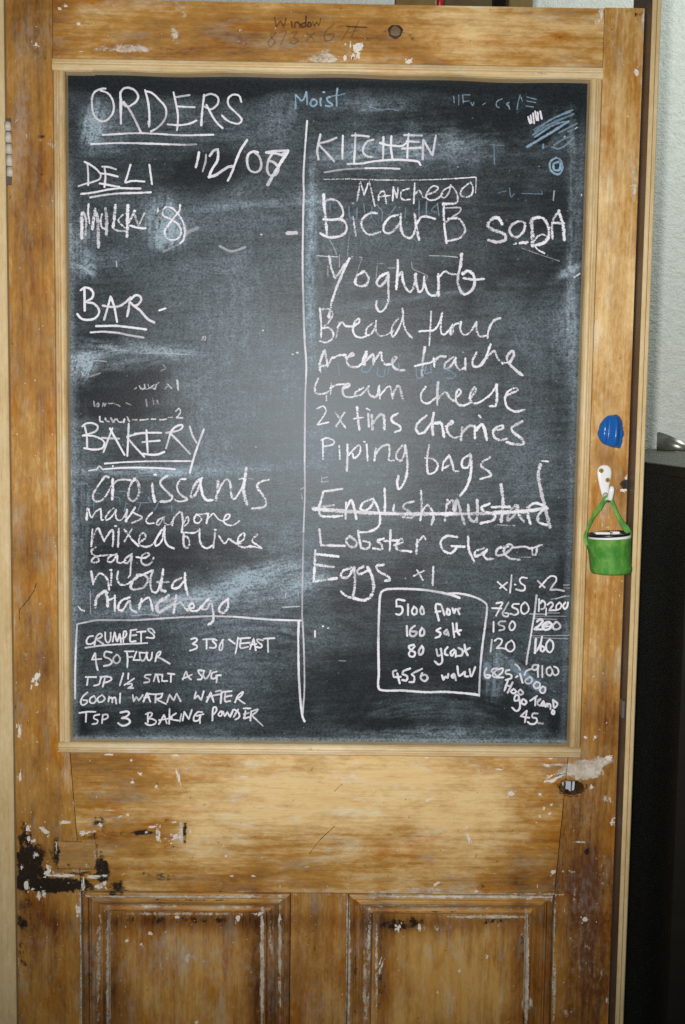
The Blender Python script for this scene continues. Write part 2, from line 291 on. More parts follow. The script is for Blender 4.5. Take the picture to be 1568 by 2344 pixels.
STROKES = '''
@capitals reading ORDERS, underlined twice|pen|200,240,480|w28
568,245 530,245 450,280 418,340 415,430 430,530 470,595 540,625 600,600 655,530 668,450 650,370 600,300 515,265
750,650 750,560 755,400 745,300 780,245 840,235 910,265 950,330 930,390 880,430 830,455 785,430 755,390
740,290 745,500 750,650
785,400 850,490 920,620 980,750
1030,265 1065,400 1080,550 1078,690 1070,630
1040,275 1110,295 1200,380 1265,460 1275,550 1240,630 1170,700 1100,740
1360,290 1385,400 1410,540 1410,640 1400,725
@+200,240,930|w14
712,178 797,165
722,233 828,238
668,340 740,345 800,335 838,318
w16 885,165 875,250 868,345
885,170 930,158 968,180 965,220 925,250 885,232
900,225 940,300 970,340 995,362
1108,205 1095,170 1060,162 1030,185 1032,225 1075,270 1110,310 1095,335 1050,330 1015,310 993,288
278,403 500,393 750,405 940,402
208,458 400,452 600,457 770,463
a.4 770,463 838,460
@figures reading 12/07 beside the heading|pen|640,400,480|w34
w36 218,465 205,540 182,630
w26 a.55 300,490 295,560 262,680
345,500 390,440 438,425! 440,500 430,560 380,640 350,700 338,750
w38 335,745 400,730 480,680 560,630 610,625
775,320 710,420 660,530 620,640 580,740 555,785
900,460 850,452 800,475 778,530 780,600 810,670 870,692 920,670 940,620 935,560 910,500 870,465
1000,465 1060,470 1120,475 1190,500
1000,460 1130,445 1250,440
w44 1250,450 1220,500 1160,590 1120,660 1070,740 1018,835
1060,490 1030,540 1010,620 1015,690 1050,730 1110,720 1140,670 1120,610 1080,575 1030,560
w40 1180,490 1240,445
@faint blue loops wiped behind the croissants line|ghost|260,1640,400|w20
a.4 80,320 180,300 215,350
a.4 240,390 200,450 220,530
a.4 320,440 370,440
a.4 560,490 640,500 650,560
a.45 640,410 740,410
a.4 740,560 710,690
a.4 940,580 900,690
a.4 w40 1050,500 1080,560
a.4 880,570 1050,570
a.4 1170,440 1230,440
a.4 1190,560 1130,680
a.4 1370,600 1370,690
a.35 210,610 290,600
a.35 290,560 285,690
@long upright dividing line|pen|0,0,1568|w8
1091,430 1087,480 1082,550 1078,620 1079,690
a.85 w8 1079,690 1077,760 1075,940 1078,1088 1082,1207 1088,1296 1084,1414 1082,1640
a.65 w7 1082,1640 1083,1743 1078,1887
a.5 w7 1078,1887 1074,2094 1073,2180
@capitals reading DELI, underlined twice|pen|240,560,480|w28
232,75 240,200 240,315
200,50 260,80 340,140 385,200 370,250 300,280 220,300 130,330
430,110 440,220 428,340
405,105 480,110 560,135
395,185 460,190 580,220
375,300 480,318 600,340
730,85 700,190 668,290! 760,270 890,278
950,85 965,200 980,305
160,422 300,405 450,375 600,355 750,358 845,358
265,462 420,435 600,415 800,410 965,402
@scribbled word milk with a figure 8|stick|240,560,480|w40
w48 165,650 165,780 165,930
w36 185,640 215,720 210,890
w26 245,540 240,640 255,760
w50 320,600 300,720 290,820
w52 330,640 350,720 355,860 358,1030
w30 400,660 385,740 400,810 440,830
w50 a.65 440,600 455,700 450,880
w50 555,560 545,680 530,800
w24 640,665 590,730 660,810
w30 545,830 590,850 680,850
w48 700,560 695,700 690,910
w36 780,620 730,720 690,780
a.6 770,640 820,780
w30 a.7 890,650 840,760
w34 730,790 800,810 900,820
w28 1305,550 1295,620 1240,690 1170,780 1125,860 1150,930 1230,955 1300,920 1320,850 1290,780 1240,740
w28 1190,710 1120,680 1100,640 1130,580 1190,575 1250,620 1310,690 1350,780 1360,880 1340,960 1310,990
w24 1050,595 1045,630
a.3 w20 1005,650 1010,610 1040,600
a.3 w60 1500,820 1400,860 1380,880
a.35 w36 1330,980 1220,1040 1120,1085
@capitals reading BAR, underlined twice|pen|240,980,480|w32
195,150 198,280 200,400
155,165 200,135 270,155 300,210 280,260 220,300 300,320 355,370 365,430 320,490 240,510 160,495 115,445
425,505 460,390 500,240! 540,350 575,530
410,345 500,360 600,350 670,310 730,250
725,255 710,380 692,465
735,270 790,225 840,235 855,280 820,330 770,345 730,310
760,340 840,400 930,500 1005,540
w26 1065,400 1135,378
335,582 550,580 750,600 910,620
w28 270,655 420,648 600,662
a.6 w28 600,662 700,685 880,715
@half wiped list with x1 and x2 in faint chalk|stick|240,1300,520|w20
a.6 720,245 735,235
a.6 770,215 790,245 825,240 825,200
a.6 825,245 870,240 865,200
a.7 880,240 930,200 890,230 930,245
a.7 940,245 950,200 975,180
a.7 1045,245 1080,200
a.7 1070,195 1115,240
w26 a.8 1175,155 1185,250
a.4 280,380 290,430
a.5 320,400 310,430 335,430 330,400
a.4 375,430 385,395 400,430 410,400
a.4 440,400 480,400
a.4 500,400 560,430
a.4 630,395 680,420
a.4 840,360 850,430
a.4 910,350 925,410
a.4 960,370 970,400
w24 a.8 345,545 350,590 380,600
w24 a.8 405,560 415,590 440,595
w24 a.8 465,560 490,600 510,570
w24 a.8 530,570 550,600 580,600
w24 a.8 600,600 610,570
w24 a.7 640,550 660,590
a.6 700,575 740,575
w22 a.8 780,580 860,570
w22 a.8 900,570 940,570
w22 a.8 990,575 1055,570
a.7 1080,550 1120,550
w24 a.85 1160,480 1195,455 1210,485 1190,530 1165,555! 1230,555
@+200,940,930|w9
a.6 872,450 880,430 885,450
a.6 893,430 893,450
a.4 520,530 650,530 780,540
a.4 w12 640,600 655,620 630,635
a.3 w8 300,530 340,515 400,510
a.3 w14 200,670 260,650
a.5 w10 150,640 170,665 180,640
a.4 w10 190,590 230,575 300,580
@capitals reading BAKERY, underlined twice|pen|240,1300,520|w26
a.9 185,650 205,740 210,870
160,645 200,615 280,615 325,650 300,700 200,735 165,745
170,742 280,750 370,790 395,830 370,880 280,895 180,880
385,920 430,800 480,670
455,670 520,790 610,950
370,770 460,775 550,778
655,620 650,750 640,960
800,715 640,755
640,765 700,840 820,970
845,690 850,800 860,940
720,725 850,715 1000,715
805,815 900,805 985,800
810,940 900,950 970,945 1035,920
1055,880 1085,780 1110,700 1160,650 1220,630 1235,650 1190,690 1060,715
1110,730 1200,820 1310,940
1310,650 1340,750 1380,820
1460,680 1410,810 1350,990 1310,1140
w22 400,1045 600,1030 900,1020 1320,1018
w20 a.75 230,1120 300,1110
w20 a.75 310,1110 340,1075 380,1110
w22 390,1105 600,1090 900,1090 1150,1105
w20 485,1070 486,1075
@word croissants in thick soft chalk|stick|260,1640,400|w40
490,215 450,200 400,260 330,360 280,450 280,520 320,550 390,540 450,480 500,400 550,300
w52 550,250 550,380 545,520
560,310 610,265 680,248 800,255
w46 860,240 800,320 770,430 775,500 820,545 870,530 915,440 920,340 890,270 850,240
w50 1100,310 1110,420 1135,550
w44 1140,180 1130,178
1310,200 1240,240 1210,290 1240,350 1330,440 1380,490 1360,535 1290,555 1220,555
@+620,1640,400|w40
150,240 80,250 35,340 60,430 130,490 175,520 120,548 60,555 5,530
w46 380,230 300,290 240,420 225,490 260,490 320,400 370,270
w46 360,280 380,420 410,500 460,540 530,530
w60 605,280 600,400 580,520
600,430 650,330 700,260 740,245 775,300 785,430 810,510 840,515 880,460 950,350
w60 1000,90 980,220 960,370
w64 a.85 960,400 980,500 1005,580
w30 905,240 960,230
1305,250 1220,270 1150,320 1165,380 1230,470 1270,540 1265,610 1200,640 1080,650
a.3 w20 1020,230 1100,240
@word mascarpone in soft chalk|stick|260,1640,400|w30
w40 188,800 200,660
215,660 235,740 260,775 310,700 385,650! 390,740 395,810 420,810
560,650 500,700 450,780 460,810 510,790 570,720 600,660 590,740 610,800 650,815 700,780 750,670
w36 750,670 740,760 740,830
w36 730,820 790,750 860,640
820,700 900,740 960,770 920,810 820,850
1100,710 1040,770 1015,830 1050,860 1120,855
1270,770 1200,800 1160,860 1190,880 1240,810 1265,770 1270,840 1310,875 1350,870
w36 1400,780 1380,880
1360,860 1420,760 1480,700
@+620,1640,400|w30
w36 100,710 115,800 110,900 100,980
120,870 180,760 195,790 190,850 145,890
300,740 270,800 290,850 340,850 375,800 340,750 310,730
310,735 400,725 470,720
w36 470,730 445,850
455,810 540,720 570,750 610,800 680,830
690,820 750,790 770,740 730,735 695,780 690,840 740,880 820,880 900,825
@words mixed olives in soft chalk|stick|230,1600,900|w16
165,590 172,490
172,545 205,480 225,520 245,560
245,555 295,490 300,550 297,590
335,485 330,595
315,467 318,468
370,490 420,555 455,590
415,490 370,560
455,575 500,540 490,510 465,530 460,575 490,595 530,590 560,560 600,490
600,495 560,560 565,590 600,560 615,480
620,470 620,550 640,590 675,605
w18 735,520 735,570 745,600 765,600 770,560 755,530 735,540
735,505 790,510 830,495
835,490 835,550 850,590 880,605 910,590
930,510 920,600
932,490 933,492
955,530 990,575 1015,545! 1060,575 1090,575
1080,570 1110,545 1108,510 1075,540 1075,585 1110,600 1150,590
1190,520 1160,560 1200,590 1220,605! 1170,595 1130,600
@word sage in soft chalk|stick|230,1600,900|w15
190,600 165,620 170,640 205,665 210,685 185,695 165,688 185,660 240,650 310,645
320,640 275,660 265,685 290,690 325,650 325,690 350,695 375,680
415,640 375,670 370,695 395,690 415,650 408,720 405,770 395,785
445,660 490,665 525,645 510,635 480,650 475,690 500,710 535,695 550,665
@word ricotta in soft chalk|stick|230,1600,900|w17
165,750 175,825
175,820 215,760 260,790 275,860
290,760 285,830
285,740 287,741
330,750 325,800 345,830 380,830 410,810
w22 460,770 420,810 410,850 440,860 490,845 515,800 490,770 450,770
470,775 545,740
w18 545,745 530,800 540,870 570,875 600,800
w24 608,740 600,800 595,860 620,870
575,815 640,815
720,790 680,810 665,850 700,850 745,800
w20 745,760 745,820 760,890
@smudged word manchego|stick|230,1600,900|w17
w22 190,970 200,910 250,870 260,880
w24 255,880 265,920 265,960
265,930 310,910
310,900 310,990
400,910 350,930 330,980 355,990 400,930 410,980 440,1000
460,980 475,920
460,950 520,910 540,970 545,990
w26 a.85 600,920 570,960 580,1000 620,980 680,950
w26 a.8 600,930 640,900
w24 a.9 690,900 680,960 675,1000
680,960 720,940 740,970 760,990
760,980 800,970 790,945 770,965 780,990 820,990 850,960
890,920 860,950 850,980 880,980 905,930 915,980 920,1020 915,1060 890,1075
w19 1010,920 970,950 955,990 980,1005 1010,970 1010,920
w14 85,965 100,985 120,992
a.4 w8 158,870 160,1010
a.35 w24 560,940 700,920 850,920
a.35 w10 420,1022 500,1015 580,1022
a.6 w10 1350,970 1450,965
a.5 w10 1370,880 1365,910
a.5 w10 1445,880 1445,900
a.5 w9 1460,240 1480,230
a.5 w9 1470,300 1465,270
@ruled box round the crumpet recipe|pen|260,2180,440|w28
a.9 25,1070 25,800 35,400 50,130! 150,110
a.6 150,110 300,80 500,80 800,80
a.7 800,80 1100,60 1400,42
@+640,2180,460|w28
a.7 70,42 200,35 400,28 650,35
650,35 900,55 1100,70 1460,82
w32 1435,90 1430,300 1435,700 1445,900 1460,1100 1480,1240 1505,1300
a.7 w24 1475,0 1485,150 1495,350 1502,600 1505,800 1500,1000 1490,1100 1485,1210
@capitals reading CRUMPETS, underlined|pen|260,2180,440|w26
250,280 200,290 170,340 180,380 230,380 275,350
270,390 300,280 345,250 365,280 330,310 295,320 340,355 380,380
405,235 410,330 440,365 470,330 475,240
500,350 525,230! 550,340 560,350! 590,250! 605,360
635,360 640,230 665,220 675,260 650,300 620,310
730,210 725,350 790,345
725,210 800,200
720,275 800,268
860,225 860,360
810,230 915,222
1030,240 1000,195 950,190 950,210 1020,270 1020,305 930,300
155,430 350,402 600,385 935,370
@line reading 450 FLOUR|pen|260,2180,440|w26
275,500 235,580! 355,572
280,500 290,620 310,710
485,490 410,480 395,540 460,570 490,610 460,645 390,660
550,520 510,560 515,610 560,625 595,580 575,530 550,515
680,480 690,580 685,675
655,475 765,475
690,550 745,545
800,480 760,585! 840,585
840,490 850,570 880,595 915,560 930,490
840,490 940,495
930,490 940,570 965,590 990,560 1000,490
1040,600 1065,500 1105,475 1100,510 1060,550
1065,545 1120,570 1220,630
@line reading TSP 1 1/2 SALT & SUG|pen|260,2180,440|w26
160,800 290,800
190,800 175,900
360,800 340,850 330,890 265,910
345,800 430,790
400,820 375,920
400,800 470,800 485,830 440,860 390,870
635,755 590,905
700,755 695,820
770,820 650,900
690,890 740,885 745,910 690,940! 760,940
980,770 920,775 905,800 965,830 960,860 900,870
1020,850 1045,770 1060,770 1085,860
1045,765 1110,770
1130,770 1125,850! 1190,850
1200,755 1280,765
1240,765 1235,860
1390,830 1430,730 1450,790 1490,830
1385,820 1440,800 1500,770
@+640,2180,460|w26
290,690 220,685 230,720 265,760 255,790 215,795
290,690 280,750 310,785 350,740 370,690
440,700 385,720 380,780 420,780 445,750
440,745 490,745
445,750 440,830
@line reading 600ml WARM WATER|pen|260,2180,440|w26
180,995 120,1050 95,1120 120,1155 170,1130 180,1100 130,1090
265,1040 215,1070 215,1120 260,1130 290,1090 265,1040
360,1030 310,1070 320,1115 370,1110 400,1070 370,1030
445,1110 455,1050
455,1070 490,1060 495,1120
495,1075 530,1060 545,1135
595,1010 590,1125
755,1030 765,1110! 800,1050! 830,1100! 880,1030
890,1110 935,1000! 975,1110
900,1060 960,1055
1045,1030 1040,1120
940,1010 1040,1020 1130,1010
1130,1010 1110,1060 1055,1080 1110,1110 1175,1140
1190,1115 1220,1020! 1270,1100! 1310,1010! 1360,1105
@+640,2180,460|w26
190,950 170,1030! 215,990! 255,1045! 285,940
320,1065 370,950! 405,1065
330,1010 400,990 500,970
500,960 490,1080
435,940 490,930 510,950
545,950 545,1060 605,1055
520,945 620,935
545,1005 620,990
665,1070 700,990 760,945 745,985 690,1030
700,1025 740,1060 780,1085
@line reading TSP 3 BAKING POWDER|pen|260,2180,440|w26
80,1255 180,1240 280,1240
165,1250 160,1365
330,1275 270,1290 260,1320 310,1350 300,1385 245,1395
375,1280 365,1380
375,1280 430,1275 440,1310 400,1335 370,1340
w30 600,1250 680,1235 710,1260 670,1300 610,1320! 680,1325 720,1360 690,1400 620,1415 570,1385
945,1260 945,1370
920,1270 970,1250 1000,1265 980,1300 940,1320 1000,1330 1050,1360 1030,1395 960,1410 915,1385
1085,1395 1150,1280! 1185,1385
1090,1345 1150,1335 1250,1320
1220,1205 1215,1390
1300,1260 1220,1320 1260,1340 1330,1350
1370,1270 1350,1360
@+640,2180,460|w26
30,1290 50,1190
50,1190 105,1275! 140,1165
265,1190 215,1190 165,1250 170,1295 220,1290 245,1240
200,1235 280,1215
240,1240 240,1320
390,1290 400,1140 430,1130 440,1170 410,1210
490,1180 460,1220 490,1240 510,1200 490,1180 520,1185
520,1185 540,1240! 570,1190! 605,1250! 640,1165
650,1245 700,1160
660,1160 710,1200 715,1250 670,1280
770,1145 850,1145
790,1180 780,1240 770,1265 835,1250
770,1215 830,1200
860,1180 850,1290
870,1180 940,1155 920,1190 875,1230 930,1290
w20 a.7 930,1290 1000,1355
@line reading 3 TSP YEAST|pen|640,2180,460|w26
135,305 190,295 205,320 150,365! 195,380 205,410 170,430 120,445
280,310 390,305
320,310 320,420
440,320 400,305 395,330 435,375 420,410 360,410
520,315 485,370 475,435 500,440 515,390 510,320
590,310 660,360
700,290 685,400 670,475
735,300 730,410 820,400
720,300 845,290
730,360 840,350
845,425 890,300! 915,440
850,375 920,365
1000,320 930,310 940,340 990,380 975,410 925,400
1015,300 1140,295
1060,300 1065,460
@capitals reading KITCHEN, underlined twice|pen|1100,440,520|w28
115,115 95,200 80,290 95,380
285,150 200,185 90,210
95,220 180,310 260,400
355,130 350,370
490,105 485,250 475,415
455,125 540,125 630,135
680,170 620,190 575,250 575,310 620,350 665,355
790,145 785,380
875,135 870,250 885,370
755,205 820,225 900,235 990,235 1040,200
1060,110 1050,220 1045,360
1015,120 1200,125
1040,185 1165,195
990,265 1190,255
1210,375 1215,170! 1315,340! 1350,130
410,430 550,425 700,400 900,385 1050,390 1160,405 1185,440
a.45 w24 160,520 350,490 600,475
w24 600,475 800,475 960,482
@word Manchego under a ruled line|stick|1100,620,600|w21
w13 a.85 130,45 350,42
w14 a.95 350,42 800,52 1200,45 1540,25
w14 a.8 1545,30 1540,170
440,245 455,150 470,65! 505,190! 550,60! 575,160 605,290
640,235 640,190 680,155 700,190 710,265
650,205 740,195
775,120 770,240
780,130 810,220! 820,130
920,130 860,150 845,200 870,235 930,230
975,85 970,180 965,265
970,190 1010,150 1040,180 1050,210 1070,215
1080,190 1160,160 1195,125 1150,105 1100,150 1080,210 1120,240 1190,220 1230,180
1310,110 1240,150 1220,200 1250,215 1290,170 1310,100
1310,100 1340,130 1370,190 1370,250 1330,270
w26 1330,270 1240,270
1480,80 1420,130 1400,190 1440,210 1500,190 1515,120 1495,75
@words Bicarb SODA in large soft chalk|stick|1100,620,600|w28
w34 130,190 135,300 150,430 160,570
130,250 200,230 260,250 300,310 310,370 270,410 190,420 130,415
200,420 300,420 340,470 335,530 270,575 170,580 100,545
w24 405,400 415,480 430,570
a.5 w20 402,268 404,270
620,360 570,355 500,400 480,460 510,530 560,560 650,535
815,375 740,400 690,470 690,530 740,545 800,500 840,430 845,370
845,375 845,480 870,560 930,590 970,540 985,470
w32 975,370 985,460 1015,600
985,470 1030,400 1080,390 1160,410
1245,270 1245,400 1255,520 1270,630
w30 1240,280 1350,270
w20 a.6 1260,310 1400,310 1390,350 1330,390 1270,440
1290,410 1380,410 1430,470 1440,530 1390,590 1270,620
w14 a.4 180,600 220,670 250,740
w10 a.4 365,570 350,760
@+1680,700,400|w46
w56 400,370 360,300 300,290 220,350 210,410 280,460 380,490 450,530 450,590 370,625 290,620 220,600
w44 620,340 530,400 510,480 560,550 630,550 700,480 725,380 690,340 650,340
w66 810,330 825,480 830,670
w54 840,300 910,280 990,310 1040,390 1060,480 1050,560 980,640 880,670
w36 860,600 900,550 960,520 1020,540
1200,200 1130,290 1100,400 1105,570
w60 1195,200 1250,380 1270,590
w44 1110,360 1260,365
w30 570,655 600,645
w50 660,640 750,630
w32 850,670 900,730 990,780
w18 a.3 680,710 900,790 1200,890
w40 a.7 1420,1110 1480,1070
@ghost of a wiped word behind Bicarb|ghost|1100,620,600|w16
a.45 365,300 370,390 400,400
a.45 440,310 430,420 390,400
a.45 500,270 510,350
a.4 570,400 580,300
a.5 620,280 670,340 670,430
a.45 800,290 740,380
a.5 890,310 885,400
a.5 1015,250 1015,390
a.5 1085,250 1080,390
a.5 1190,270 1130,330 1170,350
a.5 1185,270 1200,380
a.35 190,270 190,350
@white and blue scribbles in the upper corner|pen|1540,300,560|w22
940,325 960,385
965,310 975,380
990,290 1000,385
1010,270 1025,355
1035,280 1040,355
1060,270 1075,340
a.8 w16 1300,522 1306,516
a.8 w14 1410,440 1425,428
a.6 w14 240,820 242,822
a.6 w12 1050,815 1052,817
a.5 w18 1200,1060 1190,1150
a.7 w18 1470,1095 1470,1100
@blue chalk scribble and small ring|ghost|1540,300,560|w26
a.55 1380,255 1200,330 1000,450
a.5 w20 1360,275 1180,345 1010,470
a.55 1390,295 1150,400 990,500
a.7 1335,365 1200,400 1010,520
a.85 w30 1340,370 1150,490 930,620
a.4 1420,390 1250,480
a.35 1430,430 1340,470
a.45 1390,510 1300,540 1200,600
a.5 1390,530 1320,600 1240,640 1180,625
a.6 1090,600 1090,630
w28 a.9 1215,730 1160,770 1160,840 1200,885 1250,890 1280,830 1260,750 1215,730
w28 a.9 1240,770 1195,790 1200,850 1250,850 1260,790
a.4 w18 600,600 605,790
a.3 w18 560,600 700,610
a.35 w14 640,1080 720,1060
a.4 w14 755,1030 770,1120 800,1090
a.45 w10 880,1085 1080,1090
a.45 w10 1075,1060 1080,1090
a.62 w15 200,120 205,180
a.62 w15 250,110 250,200
a.62 w15 290,110 295,180
a.62 w15 290,105 360,105
a.62 w15 295,170 350,165
a.62 w15 370,180 390,210 400,180
a.62 w15 490,200 515,185
a.62 w15 680,145 630,170 625,215 650,230
a.62 w15 750,180 725,195 745,215 755,245
a.62 w15 860,110 840,180 830,250
a.62 w15 870,130 880,160
a.62 w15 930,125 1020,150
a.62 w15 930,165 1010,180
a.62 w15 920,215 990,225
@word Moist in pale blue chalk|ghost|1020,280,240|w58
a.85 190,690 195,560 200,400
a.85 205,380 270,450 330,510 400,440 440,310
a.85 445,310 460,450 465,590
a.85 600,470 550,540 540,600 600,640 670,600 690,540 640,480 590,480
a.85 780,460 770,540 785,620
a.9 850,310 852,312
a.85 990,420 930,440 930,500 1000,560 1050,600 1000,640 900,620
a.85 1165,230 1145,400 1150,620
w46 a.7 1040,400 1180,385 1330,345
@+1050,240,1100|w9
a.5 365,195 430,215 470,210 520,218
@word Yoghurt in soft chalk|stick|1080,880,680|w26
205,70 225,170 255,250! 370,90
370,90 310,220 250,370 215,500 205,570
a.8 w12 105,65 275,75
a.7 w6 395,70 405,80 395,90 385,80 395,70
a.7 w8 455,75 475,80
490,195 435,230 420,290 460,315 510,300 530,250 510,210 480,195
685,205 620,240 595,290 620,315 670,270 690,210
690,220 690,330 690,430 660,500 620,525 590,480 595,440
768,105 765,200 755,335
760,250 800,200 810,270 840,340 870,360 900,320 915,215
910,220 925,320 945,360 975,330 985,240
985,240 1000,340 1040,390 1080,385 1100,340 1100,220
w30 1100,390 1100,240
w22 1100,250 1150,195 1190,210 1250,220
w32 1290,55 1280,150 1260,240 1270,330 1310,380 1360,360 1395,300 1385,220 1340,190 1300,210
1310,250 1390,262 1470,255
a.7 w10 1020,65 1150,68 1255,78
a.35 w10 470,90 430,220
a.35 w10 600,130 590,250
a.35 w10 620,130 660,125
a.4 w12 690,165 760,165
a.35 w10 880,120 890,170 950,200 1010,230 1000,260
a.4 w10 290,60 290,160
a.4 w10 195,150 195,230
@words Bread flour in soft chalk|stick|1080,880,680|w22
130,500 140,620 140,730
140,505 210,505 235,545 200,610 150,660
150,655 210,660 240,700 225,750 180,775 135,765
w26 195,560 210,530
290,610 275,670 265,730
275,650 310,610 340,640 390,645
400,650 450,610 450,580 415,610 400,670 420,720 470,735 520,720
560,620 515,660 510,710 545,710 585,640 590,600
590,610 590,680 620,720 680,710 730,680
770,580 720,650 725,730 770,670 810,560 805,500
808,500 815,620 840,690 880,735
w20 1040,525 1035,650 1025,795
w20 945,685 1000,680 1060,675 1100,630 1130,540
1130,535 1120,630 1125,700 1150,710 1190,670 1210,640
1215,630 1200,670 1200,710 1220,690 1225,640 1250,620 1275,620
1285,610 1280,670 1310,715 1360,690 1410,610
1410,610 1415,680 1440,725 1490,720
@+1080,1060,820|w20
1245,265 1255,210 1290,150 1330,135
@words creme fraiche over a wiped ghost|stick|1080,1060,820|w20
110,495 110,430 130,365
w26 125,380 105,450 110,495
140,355 150,400 155,450 120,460
160,460 190,400
185,410 240,385 280,385
285,400 340,385 325,370 290,420 310,460 360,465 395,440
w26 395,440 425,360 410,450
415,430 470,380 470,445
475,430 520,365 530,420 560,450 600,440
600,440 630,400 605,400 600,450 625,480 680,488
w24 820,335 805,430 800,530
755,460 810,445 860,435 900,405
880,405 885,460
885,430 920,395 960,395
1010,400 960,440 955,475 990,465 1030,410
1030,405 1030,450 1060,485 1090,470
1095,410 1095,480
a.4 w14 1080,365 1082,366
1170,370 1145,420 1150,460 1190,460 1220,420
1265,315 1235,400 1210,450
1220,430 1290,355 1310,400 1350,440 1400,430
w24 1400,430 1425,380 1415,355 1380,390 1385,430 1430,480 1480,520
@faint blue ghost of an erased word|ghost|1080,1060,820|w13
a.45 140,460 150,500
a.5 230,440 240,520
a.55 400,460 390,490 430,500 460,460
a.55 500,470 500,520 540,530 550,480
a.45 570,510 575,470
a.5 640,440 650,500
a.55 760,470 770,540 810,530
a.55 830,460 820,510 860,500
a.45 860,450 865,510
a.55 1000,500 1030,520 1000,545 970,540
a.5 960,480 990,490
@words cream cheese in soft chalk|stick|1080,1320,820|w19
95,50 75,100 80,145 130,150 180,130
w16 185,80 180,150
180,110 220,90 270,85
w14 152,165 152,195
265,115 310,95 300,80 265,110 270,160 310,175 350,165
400,110 350,140 350,165 390,155 430,110 440,100
430,110 450,160 490,170 510,100
510,95 515,180
515,160 580,100 600,180
w24 600,160 640,95 670,185
825,105 795,150 800,200 840,215 890,180
w22 910,75 905,150 905,220
905,190 960,140 990,180 1030,205
1030,180 1065,140 1050,120 1030,160 1040,215 1080,230 1130,210
1130,180 1165,130 1160,105 1130,150 1130,200 1170,215 1220,190 1270,150
1310,90 1270,150 1250,170
w22 1305,90 1310,160 1300,230 1265,235
1370,165 1450,125 1440,110 1390,130 1365,180 1380,240 1430,270 1495,260
@words 2x tins cherries in soft chalk|stick|1080,1320,820|w21
w14 90,250 130,235 150,265 120,320 90,360! 165,345
w18 215,280 280,380
w18 275,275 220,370
w24 360,245 365,310 375,390
w14 340,320 400,310
435,290 440,370
w14 425,250 445,260
w25 460,300 465,390
w25 465,350 520,290 540,300 545,390
635,285 595,310 600,340 650,370 655,395 620,410
830,300 780,340 760,380 780,420 820,410
w27 880,285 870,350 875,425
820,410 870,340
w24 890,350 930,350 950,440
965,370 1010,350 1005,335 970,370 980,420 1020,450 1060,440
1075,380 1065,465
1070,420 1120,370 1160,370
1160,370 1160,450
w24 1165,400 1210,360 1240,460
1190,300 1200,310
1285,400 1350,385 1345,365 1290,390 1290,440 1330,465 1375,455
w24 1480,340 1410,380 1420,410 1480,460 1490,490 1440,495 1380,480
@words Piping bags in soft chalk|stick|1080,1540,700|w23
w18 150,50 150,120 150,200
w18 140,50 180,35 240,60 230,85 150,105
w18 280,100 285,200
345,90 345,180 340,295
w19 355,170 400,120 440,90 445,150 400,195 385,160
498,90 505,210
w18 480,65 482,66
w26 570,120 560,210
565,170 610,110 670,90 680,150 675,210 710,215
780,95 740,150 735,200 770,215 800,150 805,95
w26 808,110 820,200 820,300 795,390 755,440 740,390 750,340
995,95 980,180 980,270 990,320 1040,305 1065,250 1030,205 965,195
1150,180 1110,230 1100,290
1105,280 1160,250
1155,175 1180,240 1195,295 1225,300
1310,170 1260,210 1260,265 1300,270 1325,200
w28 1325,165 1330,260 1320,350 1290,430 1245,490
1475,190 1415,230 1410,260 1480,310 1485,335 1405,360
a.5 w10 140,340 140,385
a.5 w10 140,385 195,380
a.5 w10 150,355 185,345
@struck out words English mustard|stick|1080,1540,700|w24
300,440 155,460
155,460 115,600
115,600 130,650 200,660 300,655
a.8 120,580 235,570
335,550 330,675
335,600 375,530 400,600 415,675
545,520 470,550 450,600 490,610 540,570 550,520
555,530 590,600 605,680 590,740 520,780 440,785
640,440 645,540 640,640
715,570 710,620
870,540 800,560 790,590 840,620 880,650 850,670 790,665
930,460 935,580 925,685
w26 935,620 980,570 1010,600 1030,660 1015,720
1140,530 1130,600 1120,690
1140,560 1180,530 1190,620
w32 1195,610 1215,530 1250,640 1275,715
@+1080,1600,900|w22
w30 60,360 200,372 400,385 600,392 800,392 1000,392 1200,385 1400,372 1500,355
1015,340 1025,420 1055,440 1075,400 1070,310
1070,330 1070,440
1145,330 1100,350 1105,370 1180,400 1170,430 1095,450
w28 1220,215 1230,320 1220,435
1165,350 1270,350
1310,340 1270,380 1260,430 1300,400 1320,340 1330,400 1360,440
1390,350 1385,400 1400,450
1385,350 1430,325 1480,340
w28 1460,90 1450,160 1470,270 1490,350 1520,470
1495,350 1450,400 1450,440 1500,460 1520,465
w12 1470,65 1510,68
a.35 w16 1200,460 1300,465
@words Lobster Glacer in soft chalk|stick|1080,1850,900|w20
95,55 105,150! 250,155
280,95 260,120 280,155 315,160 325,130 290,100
335,65 345,130 360,170 400,165 405,135 370,125
490,110 455,125 480,150 480,175 430,170
535,60 530,180
500,125 580,120
560,150 610,130 600,110 570,150 580,180 620,185 660,190
700,120 695,200
695,140 740,95 750,110
945,100 880,95 845,130 860,180 910,200 940,170
915,155 990,160
1015,100 1020,180 1050,245
1110,170 1060,190 1060,220 1110,195
1130,180 1110,210 1130,235 1165,235
1260,160 1200,170 1190,210 1240,205 1290,160 1265,145 1235,190 1270,230 1330,240
w16 1290,165 1370,160 1400,170 1470,148
w16 1410,170 1415,210 1435,205 1440,170
a.4 w10 1335,225 1400,225
@words Eggs x1 in soft chalk|stick|1080,1850,900|w21
70,185 65,280 60,375! 200,355
70,205 210,220
70,270 180,285
290,290 240,310 230,345 270,350 300,300
310,290 315,380 300,470 270,470 230,440
370,280 330,310 340,330 390,310
w26 395,290 420,340 430,420 410,470 370,490 310,480
490,270 450,280 460,310 520,345 530,365 505,370
w14 680,340 740,310
w14 700,305 735,365
w16 800,285 795,395
w9 627,355 628,356
@ruled box round the bread recipe|pen|1320,2060,440|w36
